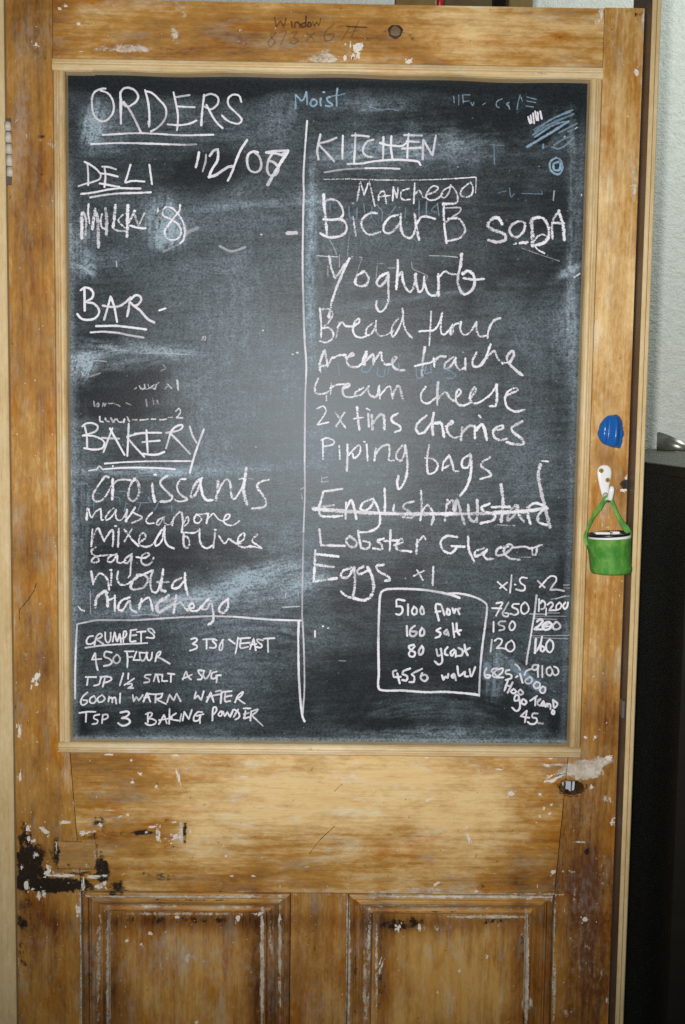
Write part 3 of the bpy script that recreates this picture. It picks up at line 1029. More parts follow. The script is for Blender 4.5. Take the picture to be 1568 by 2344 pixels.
1110,225 1000,185 800,145 600,120 300,110 170,125 115,170 95,400 85,800 90,1200 82,1330 110,1390 400,1400 700,1420 900,1415 1200,1435 1355,1455
w32 a.95 1360,1465 1370,1200 1400,850 1440,550 1460,350 1440,290 1300,215 1100,170 980,170
@line reading 5100 flour|pen|1320,2060,440|w32
415,260 320,250 315,330
315,335 380,340 390,400 350,440 310,430
460,310 460,440
535,340 510,390 525,435 565,425 570,370 535,335
635,340 615,380 630,430 660,430 655,370 635,335
870,310 820,305 810,360 830,430 850,510
810,405 870,395
885,325 920,440
960,370 950,420 980,440 990,390 960,365
1025,360 1045,420 1060,370
1090,380 1110,430
1080,370 1115,360
@line reading 160 salt|pen|1320,2060,440|w32
445,585 450,705
545,580 490,630 490,700 540,710 570,660 500,650
635,610 610,660 620,705 660,690 665,640 635,605
870,610 820,640 870,670 860,710 810,730
950,630 915,670 950,690 965,650 975,700
1025,550 1045,720
1075,550 1080,640 1110,690
1060,650 1130,635
@line reading 80 yeast|pen|1320,2060,440|w32
530,820 470,840 500,890 550,920 530,970 480,960 475,920 520,870 545,835 525,820
635,840 600,890 605,945 640,930 655,870 635,835
820,880 840,960 870,950
875,870 890,960 890,1040 850,1070 800,1030
960,850 930,890 930,940 960,950
1040,880 1000,910 1010,960 1040,930 1060,890 1065,970
1100,860 1150,890 1140,950 1090,960
1175,820 1190,900 1215,950
1160,910 1240,860
@line reading 4550 water|pen|1320,2060,440|w32
310,1145 270,1160 280,1230! 365,1225
325,1185 355,1305
485,1120 400,1155 390,1190
400,1195 450,1220 440,1270 390,1265
635,1125 520,1180
510,1195 540,1230 530,1290 480,1290
640,1180 620,1240 670,1280 710,1240 680,1200 630,1210
890,1210 910,1265! 935,1220! 960,1240 970,1190
1040,1190 1010,1215 1030,1240 1045,1190 1065,1265
1085,1095 1105,1210 1160,1180
1160,1180 1180,1160 1180,1215 1220,1220
1240,1130 1260,1220 1310,1105
@figures reading x1.5 and x2|pen|1700,2030,360|w32
295,160 430,285
440,170 330,255
510,55 500,180 485,325
565,200 567,202
745,100 670,90 635,130 655,180 710,220 710,280 660,295 580,275
915,145 1020,245
1045,130 945,240
1065,105 1120,70 1190,85 1200,140 1150,210 1105,285! 1220,280 1320,300
@figures reading 7650|pen|1700,2030,360|w32
275,490 365,480 330,560 270,680
210,565 350,570
460,480 410,570 370,650 400,690 450,690 460,650 410,640
620,500 540,505 520,545 600,590 610,640 560,670 490,650
715,475 660,530 660,620 700,655 760,620 775,560 740,490 715,475
@figures reading 150 and 120|pen|1700,2030,360|w32
230,780 230,930
410,770 325,775 310,820 390,850 395,890 320,910
515,770 475,830 490,900 530,900 565,840 545,780 515,770
205,1055 185,1235
250,1070 300,1035 360,1060 340,1120 275,1185! 400,1190 460,1230
510,1065 440,1110 420,1170 450,1220 500,1235 550,1190 545,1110 510,1065
@figures reading 10,200 over a wiped line|pen|1700,2030,360|w34
935,430 930,610
990,450 940,500
975,450 1010,460 1030,510 1010,570 970,580
w28 1045,570 1040,670
1065,510 1120,475 1150,510 1110,570 1090,600! 1200,595
1250,480 1200,530 1210,590 1260,570 1280,510 1250,480
1340,480 1305,530 1330,580 1370,540 1380,480
a.55 w26 790,655 1050,660
a.4 w12 870,690 1350,690
a.35 w22 870,725 1200,740
a.5 w12 830,995 1400,985
a.5 w12 840,1020 1380,1040
a.4 w14 1120,430 1400,375
a.35 w20 1050,640 1250,640
a.3 w30 1320,210 1400,205
a.3 w16 1320,250 1410,255
@figures 200 and 160 beside an upright line|pen|1700,2030,360|w36
a.9 895,370 870,600 830,850 790,1100 750,1330 738,1430
w44 905,770 950,740 990,760 940,830 860,890! 980,895
w44 1060,780 1000,820 990,870 1030,900 1100,880 1130,820 1090,780
w34 1090,800 1010,850 1100,845
w38 1200,780 1150,830 1160,885 1220,890 1265,850 1230,790 1190,780
w46 885,1045 870,1255
980,1010 960,1100 905,1220
960,1110 960,1220 1000,1230 1020,1180 975,1150
w34 1095,1050 1050,1110 1050,1210 1100,1250 1150,1190 1145,1090 1100,1050
@figures reading 6825 and 9100|pen|1700,2330,360|w34
120,190 90,260 110,330 160,330 180,300 120,290
280,190 220,200 200,240 260,280 270,320 230,320 215,290 280,210
310,205 370,190 370,240 310,300 270,330! 380,330
475,215 420,230 420,270 500,290 505,340 420,370
w36 580,325 600,310
910,140 850,140 830,200 880,215 920,170 920,140
925,150 915,230 920,320
985,155 985,325
1100,170 1055,200 1060,280 1110,300 1140,240 1110,170
1170,165 1220,190 1235,260 1190,300 1150,270 1140,220
@blue smear behind the half wiped figures|ghost|1700,2330,360|w130
a.34 540,170 640,260 800,350 960,500
a.30 w100 120,140 120,330
a.28 w70 250,330 240,600
a.3 w150 700,240 900,480
@half wiped figures over a blue smear|pen|1700,2330,360|w34
a.9 570,130 610,160 640,210
w40 640,280 680,410
a.8 810,200 740,230 710,290
w30 a.75 780,330 720,380 740,420 800,420 830,360 790,320
a.9 890,400 850,450 880,500 940,480 945,420 890,400
990,470 945,520 970,570 1020,560 1030,490 990,470
@words Hog go Team! 45 in thick marker strokes|pen|1700,2330,360|w36
455,370 400,530
525,410 450,565
420,450 500,470
540,510 500,550 540,580 580,550 545,510
w34 640,520 610,560 650,600 690,570 650,520
580,600 555,640 560,690 610,680 620,620 580,600
620,620 640,740 630,820 580,850 520,800
680,670 660,720 710,750 740,710 700,670
800,690 900,620
880,660 875,760
910,710 950,680 960,660 920,680 910,740 950,770
1000,700 970,750 1000,770 1010,710 1030,780
1040,780 1060,730 1070,780
1080,740 1110,750 1110,820
1150,680 1220,740 1170,800 1150,690
1145,840 1130,880 1160,900 1170,850 1145,835
740,850 650,930! 780,955
745,850 715,1020
910,890 840,890 830,950 890,960 900,1010 860,1050 800,1050 760,1020
a.5 920,1035 990,1045
@stray chalk specks and dabs|pen|1050,2030,1050|w11
103,315 103,345
145,290 146,291
172,300 173,301
a.3 w8 230,472 265,474
a.5 w8 1380,145 1430,128
@+200,240,930|w26
a.85 1385,992 1435,990
w12 a.8 1227,1000 1228,1001
a.4 w18 980,1070 1050,1100 1130,1075
a.8 w10 360,1160 362,1190
@+200,940,930|w14
a.8 1443,527 1444,528
a.7 1415,537 1416,538
w12 a.7 1238,393 1239,394
w10 a.7 1195,1092 1196,1093
'''

# ------------------------------------------------------------------ wear maps: where the door is stained, hazed, keeps old paint, or has shade painted in
# plan marks: x, y, half-width, half-height, tilt in degrees, amount
TONE = [
 (425, 2110, 190, 18, 0, .42), (1030, 2112, 185, 20, 0, .36), (262, 2230, 16, 170, 0, .36), (586, 2230, 18, 170, 0, .44), (876, 2230, 15, 170, 0, .34), (1188, 2230, 20, 170, 0, .44), (430, 2260, 110, 120, 0, -.16), (1020, 2240, 100, 110, 0, -.20), (1020, 2400, 120, 80, 0, .1),
 (75, 1100, 60, 900, 0, .20), (60, 350, 50, 300, 0, .20), (330, 70, 420, 80, 0, .14), (730, 80, 250, 50, 0, .12), (1150, 70, 200, 60, 0, -.14),  # left stile and top rail: darker wood, with some flash falloff painted in
 (640, 1830, 330, 110, 0, -.28), (980, 1900, 230, 110, 0, -.12), (230, 1740, 90, 22, 0, .25), (330, 1800, 120, 30, -6, .12),
 (1345, 1930, 60, 210, 0, .46), (1390, 1650, 45, 130, 0, .22), (1350, 2250, 70, 200, 0, .36), (1400, 1250, 50, 130, 0, .10),
 (1390, 600, 50, 500, 0, -.10), (120, 2250, 90, 220, 0, .22), (730, 2200, 70, 200, 0, .20), (420, 2240, 170, 160, 0, -.02), (280, 1900, 150, 130, 0, .08), (640, 2010, 420, 26, 0, .10),
 (1030, 2260, 150, 160, 0, -.10), (1190, 2000, 80, 40, 0, .12), (1130, 2020, 120, 20, 0, .12), (560, 2000, 260, 26, 0, .06),
 (870, 80, 60, 40, 0, .15), (960, 130, 60, 18, 20, .22), (60, 20, 60, 40, 0, .12), (300, 1900, 90, 50, 0, .14), (380, 1905, 30, 26, 0, .22),
 (1420, 1110, 25, 40, 0, .25), (1390, 1050, 14, 14, 0, .15),
]
DARK = [
 (425, 2059, 215, 2.2, 0, .46), (1032, 2059, 205, 2.2, 0, .46), (425, 2087, 180, 2, 0, .36), (1032, 2089, 170, 2, 0, .40), (206, 2220, 2.2, 160, 0, .42), (648, 2220, 2.2, 160, 0, .42), (813, 2220, 2.4, 160, 0, .42), (1253, 2220, 2.2, 160, 0, .38),  # thin dark lines painting shade into the panel moulding recesses
 (66, 1980, 30, 48, 0, .98), (92, 1950, 14, 20, 0, .55), (100, 2000, 20, 16, 0, .6), (235, 1992, 15, 34, 0, .95), (234, 1960, 10, 20, 0, .6), (270, 2026, 24, 14, 0, .55), (125, 2026, 88, 16, 0, .98), (226, 1880, 20, 9, 0, .55), (238, 1900, 9, 22, 0, .5), (264, 2038, 34, 12, 15, .55), (270, 1905, 30, 6, 0, .35), (215, 1915, 26, 8, 0, .45),
 (58, 1920, 16, 34, 0, .75), (128, 1952, 8, 34, 0, .7), (325, 1906, 30, 6, 0, .7), (388, 1879, 36, 5, 0, .5), (423, 1908, 5, 30, 0, .55), (388, 1938, 32, 4, 0, .5),
 (360, 2006, 60, 12, 0, .42), (52, 2100, 22, 55, 0, .52), (47, 2210, 14, 60, 0, .40), (905, 72, 22, 18, 0, .40), (946, 86, 15, 8, 25, .42), (1431, 1110, 10, 11, 0, 1.1),
 (92, 313, 13, 5, 0, .52), (100, 399, 16, 4, 0, .46), (1343, 1949, 5, 7, 0, .9), (435, 1902, 8, 4, 0, .5), (530, 1900, 7, 7, 0, .42),
 (425, 2104, 185, 9, 0, .40), (590, 2140, 10, 40, 0, .40), (256, 2180, 6, 130, 0, .30), (212, 2200, 10, 170, 0, .34), (630, 2200, 8, 150, 0, .34), (920, 2116, 62, 16, 0, .55), (1140, 2108, 60, 9, 0, .45), (1198, 2170, 8, 60, 0, .42),
 (870, 2220, 8, 140, 0, .30), (660, 2200, 8, 160, 0, .25), (196, 1956, 16, 10, 30, .42), (150, 1978, 20, 4, 0, .42), (178, 1932, 20, 3, 0, .36), (120, 1955, 5, 26, 0, .5), (200, 1915, 22, 5, 0, .46), (190, 2000, 60, 5, 0, .6), (80, 1935, 14, 10, 0, .5), (100, 1975, 16, 10, 40, .5), (98, 120, 12, 26, 0, .35), (1426, 60, 12, 30, 0, .2), (1460, 28, 30, 10, 0, .42),
 (360, 1797, 4, 8, 0, .5), (300, 2100, 50, 8, 0, .3), (1100, 2030, 60, 10, 0, .30),
]
PAINT = [
 (146, 1936, 4, 3, 0, .8), (200, 1934, 4, 3, 0, .9), (148, 1980, 4, 3, 0, .9), (202, 1982, 4, 3, 0, .9), (130, 1935, 2.5, 14, 0, .7), (220, 1950, 2.5, 20, 0, .6), (110, 1995, 10, 5, -30, .8), (75, 2035, 4, 4, 0, .7), (100, 2046, 5, 8, 0, .6), (160, 2020, 30, 2, 0, .5), (240, 2004, 10, 3, 0, .6),
 (147, 1882, 13, 4, 0, 1.0), (102, 1901, 12, 6, 35, .95), (200, 1904, 18, 5, -8, .8), (64, 1896, 5, 8, 0, .9), (66, 1920, 5, 6, 0, .8), (77, 1925, 5, 5, 0, .8), (135, 2003, 28, 6, 4, .95), (183, 1996, 16, 4, 0, .85),
 (215, 2007, 22, 4, 5, .85), (232, 2026, 13, 8, -20, .85), (190, 2036, 5, 30, 0, .8), (82, 1956, 6, 6, 0, .95), (62, 2026, 6, 11, 0, .95), (50, 1985, 3, 5, 0, .8), (230, 1888, 5, 5, 0, .9), (110, 1985, 4, 10, 0, .6), (88, 2050, 6, 10, 0, .8),
 (414, 1906, 4, 26, 0, 1.0), (400, 1917, 13, 8, -20, .9), (361, 1910, 5, 15, 0, .95), (348, 1892, 11, 3, -8, .9), (335, 1905, 4, 3, 0, .9), (400, 1882, 10, 3, 0, .7), (436, 1902, 4, 4, 0, .8),
 (410, 1781, 3, 17, -8, .75), (404, 1768, 3, 9, -10, .6), (402, 1729, 7, 3, 0, .9), (250, 1727, 10, 3, 0, .7), (300, 1740, 4, 3, 0, .8), (320, 1771, 6, 3, 20, .8), (303, 1790, 5, 4, -30, .8), (358, 1801, 3, 5, 0, .9), (275, 1869, 7, 2, -15, .9), (292, 1865, 4, 4, 0, .7), (557, 1778, 9, 2, 0, .8), (440, 1750, 3, 12, 10, .5), (245, 1855, 40, 1.6, -2, .6), (517, 1960, 3, 4, 0, 1), (580, 2005, 5, 2, 0, .9), (530, 2005, 5, 2, 0, .7),
 (170, 1840, 2.5, 14, 0, .7), (45, 1670, 5, 14, 0, 1.0), (46, 1780, 4, 14, 0, .85), (44, 1460, 3, 30, 0, .4), (82, 1553, 9, 18, 8, .72), (86, 1452, 28, 26, 0, .22), (60, 1500, 12, 8, 0, .4),
 (1335, 1757, 58, 15, -13, .88), (1345, 1772, 34, 12, -10, .85), (1275, 1775, 30, 8, -25, .62), (1330, 1753, 88, 1.6, 2, .75), (1393, 1735, 8, 6, 0, .9), (1259, 1735, 6, 4, 0, .7), (1250, 1752, 10, 3, 0, .7),
 (1171, 1817, 8, 5, 0, .85), (1072, 1918, 3.5, 11, -22, 1.1), (1068, 1893, 3, 4, 0, .9), (984, 1829, 9, 2.5, -25, .8), (980, 1733, 9, 2.5, -20, .8), (1143, 1761, 9, 2.5, 0, .85), (1406, 1881, 10, 9, 0, .8), (1354, 1800, 5, 5, 0, .8), (1266, 1996, 6, 6, 0, .8), (1326, 1927, 14, 1.6, 0, .8), (1390, 1828, 12, 8, 20, .5), (1000, 2022, 10, 3, -35, .9), (1090, 2040, 6, 4, 0, .8),
 (1236, 1818, 4, 4, 0, .8), (1245, 1850, 4, 4, 0, .8), (1262, 1842, 4, 3, 0, .8), (1258, 1862, 4, 3, 0, .8), (1235, 1868, 4, 3, 0, .8), (1340, 1688, 4, 4, 0, 1), (1363, 1688, 4, 4, 0, 1), (860, 1760, 20, 2, -20, .4), (1415, 1840, 3, 40, 0, .55),
 (1030, 2048, 245, 3.4, 0, .84), (960, 2038, 60, 6, -3, .55), (420, 2047, 235, 3.6, 0, .80), (880, 2042, 40, 3, 0, .6), (545, 2044, 30, 3, 0, .6),
 (187, 2200, 4, 170, 0, .78), (179, 2080, 6, 14, 0, .8), (1268, 2200, 3.2, 160, 0, .72), (667, 2200, 2, 160, 0, .38), (797, 2200, 4, 170, 0, .80),
 (247, 2230, 3.8, 150, 0, .88), (226, 2200, 3, 140, 0, .72), (600, 2210, 4.4, 130, 0, .86), (619, 2150, 4, 60, 0, .6), (641, 2180, 3.4, 150, 0, .76), (420, 2092, 170, 3, 0, .62), (350, 2077, 70, 5, 0, .58), (520, 2079, 70, 5, 0, .56), (235, 2085, 12, 6, 25, .7), (600, 2088, 14, 5, -30, .65),
 (344, 2137, 6, 5, 0, .7), (323, 2162, 4, 5, 0, .7), (290, 2153, 4, 6, 0, .7), (546, 2103, 6, 8, 0, .75), (405, 2099, 6, 4, 0, .8), (435, 2195, 14, 10, 0, .5), (450, 2340, 4, 4, 0, 1), (370, 2215, 4, 14, 0, .4),
 (1206, 2210, 5, 130, 0, 1.0), (1209, 2303, 12, 18, 0, 1.0), (1205, 2130, 4, 30, 0, .8), (1110, 2099, 100, 3, 0, .82), (1010, 2077, 190, 7, 1, .56), (840, 2090, 10, 30, -12, .6), (862, 2200, 3, 130, 0, .62), (846, 2160, 4, 60, 0, .6), (838, 2250, 8, 120, 0, .52),
 (910, 2124, 8, 10, 0, .75), (960, 2122, 4, 9, 0, .7), (985, 2124, 44, 7, 0, .42), (924, 2150, 1.6, 18, 0, .7), (1051, 2222, 4, 4, 0, .8), (1115, 2190, 3, 5, 0, .6), (1002, 2272, 3, 3, 0, .7), (870, 2215, 4, 20, 12, .7),
 (1340, 2105, 8, 6, 0, .7), (1350, 2170, 14, 5, 20, .5), (1300, 2320, 14, 10, 0, .45), (1405, 2105, 6, 6, 0, .7), (1375, 2230, 6, 14, 0, .55), (1395, 2290, 10, 8, 0, .5), (1408, 2140, 3, 40, 0, .55), (1265, 2240, 3, 60, 0, .5), (1320, 2060, 10, 20, 0, .38), (1300, 1995, 20, 4, 0, .45),
 (297, 112, 52, 9, -2, .66), (240, 112, 26, 6, 0, .50), (400, 78, 11, 20, -15, .55), (412, 20, 10, 24, -20, .42), (545, 92, 9, 7, 0, .5), (745, 133, 36, 11, 0, .66), (742, 118, 14, 8, 0, .5), (810, 122, 16, 18, 0, .60), (780, 137, 40, 5, 0, .5), (1010, 30, 14, 5, -30, .4), (1475, 55, 5, 34, 0, .85), (1373, 30, 6, 16, 0, .7), (1457, 165, 5, 8, 0, .7), (1420, 140, 10, 30, 0, .40), (1452, 420, 5, 50, 0, .62), (136, 20, 4, 4, 0, .9), (150, 14, 4, 3, 0, .9), (180, 55, 6, 3, 0, .8), (83, 103, 5, 5, 0, .6), (700, 140, 20, 4, 0, .5), (905, 72, 8, 8, 0, .40), (935, 140, 8, 5, 0, .6),
 (120, 330, 12, 14, 0, .46), (60, 130, 40, 14, -10, .25), (1427, 1122, 7, 4, 0, .9), (1434, 1093, 4, 5, 0, .7), (1380, 1190, 2, 14, 0, .6), (1371, 1235, 4, 10, 0, .45), (1385, 1100, 3, 8, 0, .4), (1400, 1400, 10, 8, 0, .3),
 (1380, 1990, 20, 60, 0, .26), (1330, 2200, 40, 120, 0, .22),
]
HAZE = [
 (330, 100, 260, 40, 0, .34), (760, 110, 120, 40, 0, .30), (1000, 90, 120, 50, 0, .16), (60, 250, 24, 150, 0, .40), (100, 60, 60, 60, 0, .26), (40, 330, 16, 140, 0, .5),
 (420, 1760, 160, 40, 0, .22), (430, 2015, 200, 22, 0, .42), (1080, 2020, 190, 22, 0, .36), (800, 1760, 300, 36, 0, .14), (300, 1810, 20, 30, 0, .35), (1330, 1830, 60, 70, 0, .36), (1300, 1740, 80, 24, 0, .30), (1310, 1700, 30, 40, 0, .28),
 (430, 2180, 170, 50, 0, .42), (360, 2250, 90, 100, 0, .26), (540, 2280, 60, 90, 0, .26), (1030, 2220, 120, 120, 0, .16), (1340, 2150, 60, 180, 0, .44), (1400, 1450, 40, 200, 0, .18), (100, 2300, 60, 100, 0, .30), (740, 2280, 50, 110, 0, .38), (60, 1800, 30, 120, 0, .32), (90, 2150, 50, 60, 0, .28),
 (420, 2075, 220, 14, 0, .40), (1020, 2075, 220, 14, 0, .45), (845, 2260, 18, 130, 0, .45), (215, 2230, 22, 150, 0, .30), (630, 2230, 26, 150, 0, .36), (1400, 330, 50, 200, 0, .10), (1240, 2260, 24, 150, 0, -.5),
]
CHIP = [p for p in PAINT if p[5] >= .6 and max(p[2], p[3]) / min(p[2], p[3]) < 6.5 and max(p[2], p[3]) < 34]
PAINT_ATTR = [((p[0], p[1], p[2] * 1.2, p[3] * 1.2, p[4], p[5] * .55) if p in CHIP else p) for p in PAINT]
M_flake = simple('flaking_paint', (.74, .69, .60), .7, .3, var=.30, scale=260, bstr=.6)
M_nick = simple('dark_nick', (.035, .018, .008), .7, .2, var=.5, scale=200)
def flakes(X0, X1, Z0, Z1, y):
    r_ = random.Random(int(abs(X0(Z0 + .01)) * 1e4 + abs(Z1) * 1e3)); V = []; F = []
    for cx, cy, rx, ry, an, am in CHIP:
        c = W(cx, cy, y)
        if not (X0(c.z) < c.x < X1(c.z) and Z0 < c.z < Z1): continue
        a = math.radians(-an); ca, sa = math.cos(a), math.sin(a)
        parts_ = [(0, 0, rx * .95, ry * .95)] + [(r_.uniform(-1.3, 1.3) * rx, r_.uniform(-1.5, 1.5) * ry, rx * r_.uniform(.10, .30), ry * r_.uniform(.15, .40)) for _ in range(r_.randint(2, 5))]
        if rx * ry > 70:
            parts_ = [(r_.uniform(-.8, .8) * rx, r_.uniform(-.7, .7) * ry, rx * r_.uniform(.25, .55), ry * r_.uniform(.3, .65)) for _ in range(5)] + parts_[1:]
        for ox, oy, qx, qy in parts_:
            n = r_.randint(7, 12); b0 = len(V); dy_ = .00022 + len(F) * 1.5e-6
            ph = r_.uniform(0, 6.28)
            for i in range(n):
                t = ph + (i + r_.uniform(-.3, .3)) / n * 2 * math.pi; q = r_.choice((.55, .8, 1.0, 1.25))
                u = ox + math.cos(t) * qx * q; v = -(oy + math.sin(t) * qy * q)
                x = c.x + (u * ca - v * sa) * MM; z = c.z + (u * sa + v * ca) * MM
                if X0(z) < x < X1(z) and Z0 < z < Z1: pass
                else: x, z = c.x, c.z
                V.append((x, y - dy_, z))
            F.append([b0 + i for i in range(n)][::-1])
    n_pale = len(F)
    # small nicks, scuffs and scratches
    area = (Z1 - Z0) * (X1((Z0 + Z1) / 2) - X0((Z0 + Z1) / 2))
    for kind in (0, 1):
        for _ in range(int(area * (1350 if kind == 0 else 1200))):
            z = Z0 + (Z1 - Z0) * r_.random() ** (1.0 if Z1 - Z0 < .6 else 1.25); x = X0(z) + (X1(z) - X0(z)) * r_.random()
            if r_.random() > .35 + .65 * min(1, max(0, (1.5 - z) / .5)) and r_.random() > .25: continue
            edge = min(x - X0(z), X1(z) - x)
            if kind == 0 and edge > .02 and r_.random() < .3: continue
            L = r_.choice((.0006, .0008, .0010, .0014, .0022, .0035, .007 if r_.random() < .3 else .001)); wd_ = min(L * .6, r_.uniform(.00025, .0006))
            a = r_.uniform(0, 3.14) if L < .004 else r_.choice((r_.uniform(-.3, .3), r_.uniform(.6, 1.2), 1.57))
            ca, sa = math.cos(a), math.sin(a); b0 = len(V); dy_ = .00018 + len(F) * 1.2e-7; n = 7
            pts = []
            for i in range(n):
                t = (i + r_.uniform(-.25, .25)) / n * 2 * math.pi; q = r_.uniform(.6, 1.2)
                u = math.cos(t) * L * .5 * q; v = math.sin(t) * wd_ * q
                pts.append((x + u * ca - v * sa, z + u * sa + v * ca))
            if all(X0(p[1]) < p[0] < X1(p[1]) and Z0 < p[1] < Z1 for p in pts):
                V += [(p[0], y - dy_, p[1]) for p in pts]; F.append([b0 + i for i in range(n)][::-1])
        if kind == 0: n_pale = len(F)
    return V, F, n_pale
def blobs(lst, X, Y, power=2.0):
    out = np.zeros_like(X)
    for cx, cy, rx, ry, an, am in lst:
        a = math.radians(an); dx = X - cx; dy = Y - cy
        u = (dx * math.cos(a) + dy * math.sin(a)) / (rx * 1.25); v = (-dx * math.sin(a) + dy * math.cos(a)) / (ry * 1.25)
        w = am * np.exp(-np.power(np.minimum(u * u + v * v, 30), power / 2 * 1.0))
        out = np.where(np.abs(w) > 1e-4, np.where(am > 0, np.maximum(out, w) if power > 2 else out + w, out + w), out)
    return out
def wear_and_shade(me, y=0.0, tone=0.0, haze=0.0, dark=0.0):
    n = len(me.vertices); co = np.empty(n * 3, np.float32); me.vertices.foreach_get('co', co); co = co.reshape(-1, 3).astype(float)
    X, Y = toD(co[:, 0], co[:, 2], y)
    fattr(me, 'tone', blobs(TONE, X, Y) + tone)
    fattr(me, 'dark', np.maximum(blobs(DARK, X, Y, 3.0), 0) + dark)
    fattr(me, 'paint', blobs(PAINT_ATTR, X, Y, 4.0))
    fattr(me, 'haze', blobs(HAZE, X, Y) + haze)

KEY = W(1308, 1803); KRX, KRZ = 0.0168, 0.0098
def board(name, parent, mat, xl, xr, z0, z1, y=0.0, depth=0.036, step=0.0024, label=None, hole=False, wob=0.0, **kw):
    """a plank with a finely divided front between the lines xl(z), xr(z)"""
    fl_ = (lambda f: f if callable(f) else (lambda z: f))
    xl, xr = fl_(xl), fl_(xr)
    zs = z0(0) if callable(z0) else z0
    nz = max(2, int((z1 - zs) / step)); nx = max(2, int((xr(z1) - xl(z1)) / step))
    V = []; F = []
    for j in range(nz + 1):
        z = zs + (z1 - zs) * j / nz; a, b = xl(z), xr(z)
        for i in range(nx + 1):
            V.append([a + (b - a) * i / nx, y, z])
    idx = lambda i, j: j * (nx + 1) + i
    if hole:
        for v in V:                       # snap the lattice nodes next to the keyhole on to its rim
            dx, dz = (v[0] - KEY.x) / KRX, (v[2] - KEY.z) / KRZ
            r = math.hypot(dx, dz)
            if 0.86 < r < 1.25: v[0] = KEY.x + dx / r * KRX; v[2] = KEY.z + dz / r * KRZ
    for j in range(nz):
        for i in range(nx):
            q = [idx(i, j), idx(i + 1, j), idx(i + 1, j + 1), idx(i, j + 1)]
            if hole:
                cx = sum(V[k][0] for k in q) / 4; cz = sum(V[k][2] for k in q) / 4
                if math.hypot((cx - KEY.x) / KRX, (cz - KEY.z) / KRZ) < 0.97: continue
            F.append(q)
    # slightly eased edges, then sides to the back
    ring = [idx(i, 0) for i in range(nx + 1)] + [idx(nx, j) for j in range(1, nz + 1)] + [idx(i, nz) for i in range(nx - 1, -1, -1)] + [idx(0, j) for j in range(nz - 1, 0, -1)]
    base = len(V)
    for k in ring: V.append([V[k][0], y + depth, V[k][2]])
    for k in ring:
        pass
    n = len(ring)
    for k in range(n):
        F.append([ring[(k + 1) % n], ring[k], base + k, base + (k + 1) % n])
    n_wood = len(F)
    v2, f2, n_pale = flakes(xl, xr, zs, z1, y); b0 = len(V)
    V += v2; F += [[b0 + k for k in f] for f in f2]
    me = mesh(V, F); wear_and_shade(me, y, **kw)
    o = link(name, me, [mat, M_flake, M_nick], parent, label)
    for k in range(n_wood, len(F)): me.polygons[k].material_index = 1 if k - n_wood < n_pale else 2
    return o

# ------------------------------------------------------------------ the room behind
def rough_wall():
    t = NT('rough_painted_plaster')
    n1 = t.noise(t.coord((48, 48, 60)), 1.0, 7, 0.72, 0.8); n2 = t.noise(t.coord((130, 130, 170)), 1.0, 4, 0.6)
    c = t.mix(n1, (0.72, 0.76, 0.70), (0.85, 0.87, 0.82))
    pits = t.step(n2, 0.66, 0.74)
    c = t.mix(t.math('MULTIPLY', pits, 0.25), c, (0.30, 0.36, 0.31))
    t.bsdf(c, 0.8, 0.25, bump=t.math('ADD', n1, t.math('MULTIPLY', n2, 0.5)), bstr=0.8, bdist=0.006)
    return t.m
bm = bmesh.new(); box_bm(bm, -1.6, 2.2, 0.93, 1.05, 0.0, 3.0)
o = link('back_wall', bm_mesh(bm), rough_wall()); o['kind'] = 'structure'; o['label'] = 'pale rough plastered wall behind the door'; o['category'] = 'wall'

M_cab = simple('near_black_lacquer', (0.010, 0.009, 0.006), 0.55, 0.25, var=0.6, scale=40)
M_cabtop = simple('olive_grey_top', (0.085, 0.085, 0.060), 0.45, 0.4, var=0.35, scale=90)
M_cabedge = simple('dark_brown_edge', (0.016, 0.013, 0.009), 0.6, 0.2, var=0.4, scale=120)
XC = 0.441; ZC = 1.4145
cab = root('cabinet', 'tall near black cabinet with a grey green top right of the door', 'cabinet', (0.78, 0.42, 0.0))
bm = bmesh.new(); box_bm(bm, XC + .004, 1.12, -0.075, 0.925, 0.0, ZC - 0.0135); link('carcass', bm_mesh(bm), M_cab, cab)
bm = bmesh.new(); box_bm(bm, XC + .0005, 1.125, -0.083, 0.927, ZC - 0.013, ZC - .001, 0.0012); link('top_edge', bm_mesh(bm), M_cabedge, cab)
bm = bmesh.new(); box_bm(bm, XC + .002, 1.123, -0.081, 0.925, ZC - 0.0008, ZC + .0006); link('worktop', bm_mesh(bm), M_cabtop, cab)

# steel tin with a slanted rim standing on the cabinet
M_steel = simple('polished_steel', (0.36, 0.355, 0.32), 0.30, 0.5, 0.75, var=0.15, scale=30, bstr=0.05)
tl = W(1505, 1026, 0.78)
R0 = 0.046; cx, cy, zb_ = tl.x + R0, 0.78, ZC + 0.0008
V = []; F = []; N = 64
for ring_, (rad, inner) in enumerate(((R0 * .96, 0), (R0, 0), (R0, 1), (R0 - .0015, 1), (R0 - .0015, 0))):
    for i in range(N):
        a = 2 * math.pi * i / N; x = math.cos(a) * rad
        h = (max(.005, .0365 - .50 * (x + R0)) if inner else (0.0 if ring_ != 1 else .002)) if ring_ < 4 else .003
        V.append((cx + x, cy + math.sin(a) * rad, zb_ + h))
for k in range(4):
    for i in range(N):
        F.append([k * N + i, k * N + (i + 1) % N, (k + 1) * N + (i + 1) % N, (k + 1) * N + i])
F.append(list(range(N - 1, -1, -1))); F.append([4 * N + i for i in range(N)])
o = link('steel_cup', mesh(V, F), M_steel, smooth=True)
o['label'] = 'polished steel cup with a slanted rim on the dark cabinet'; o['category'] = 'cup'

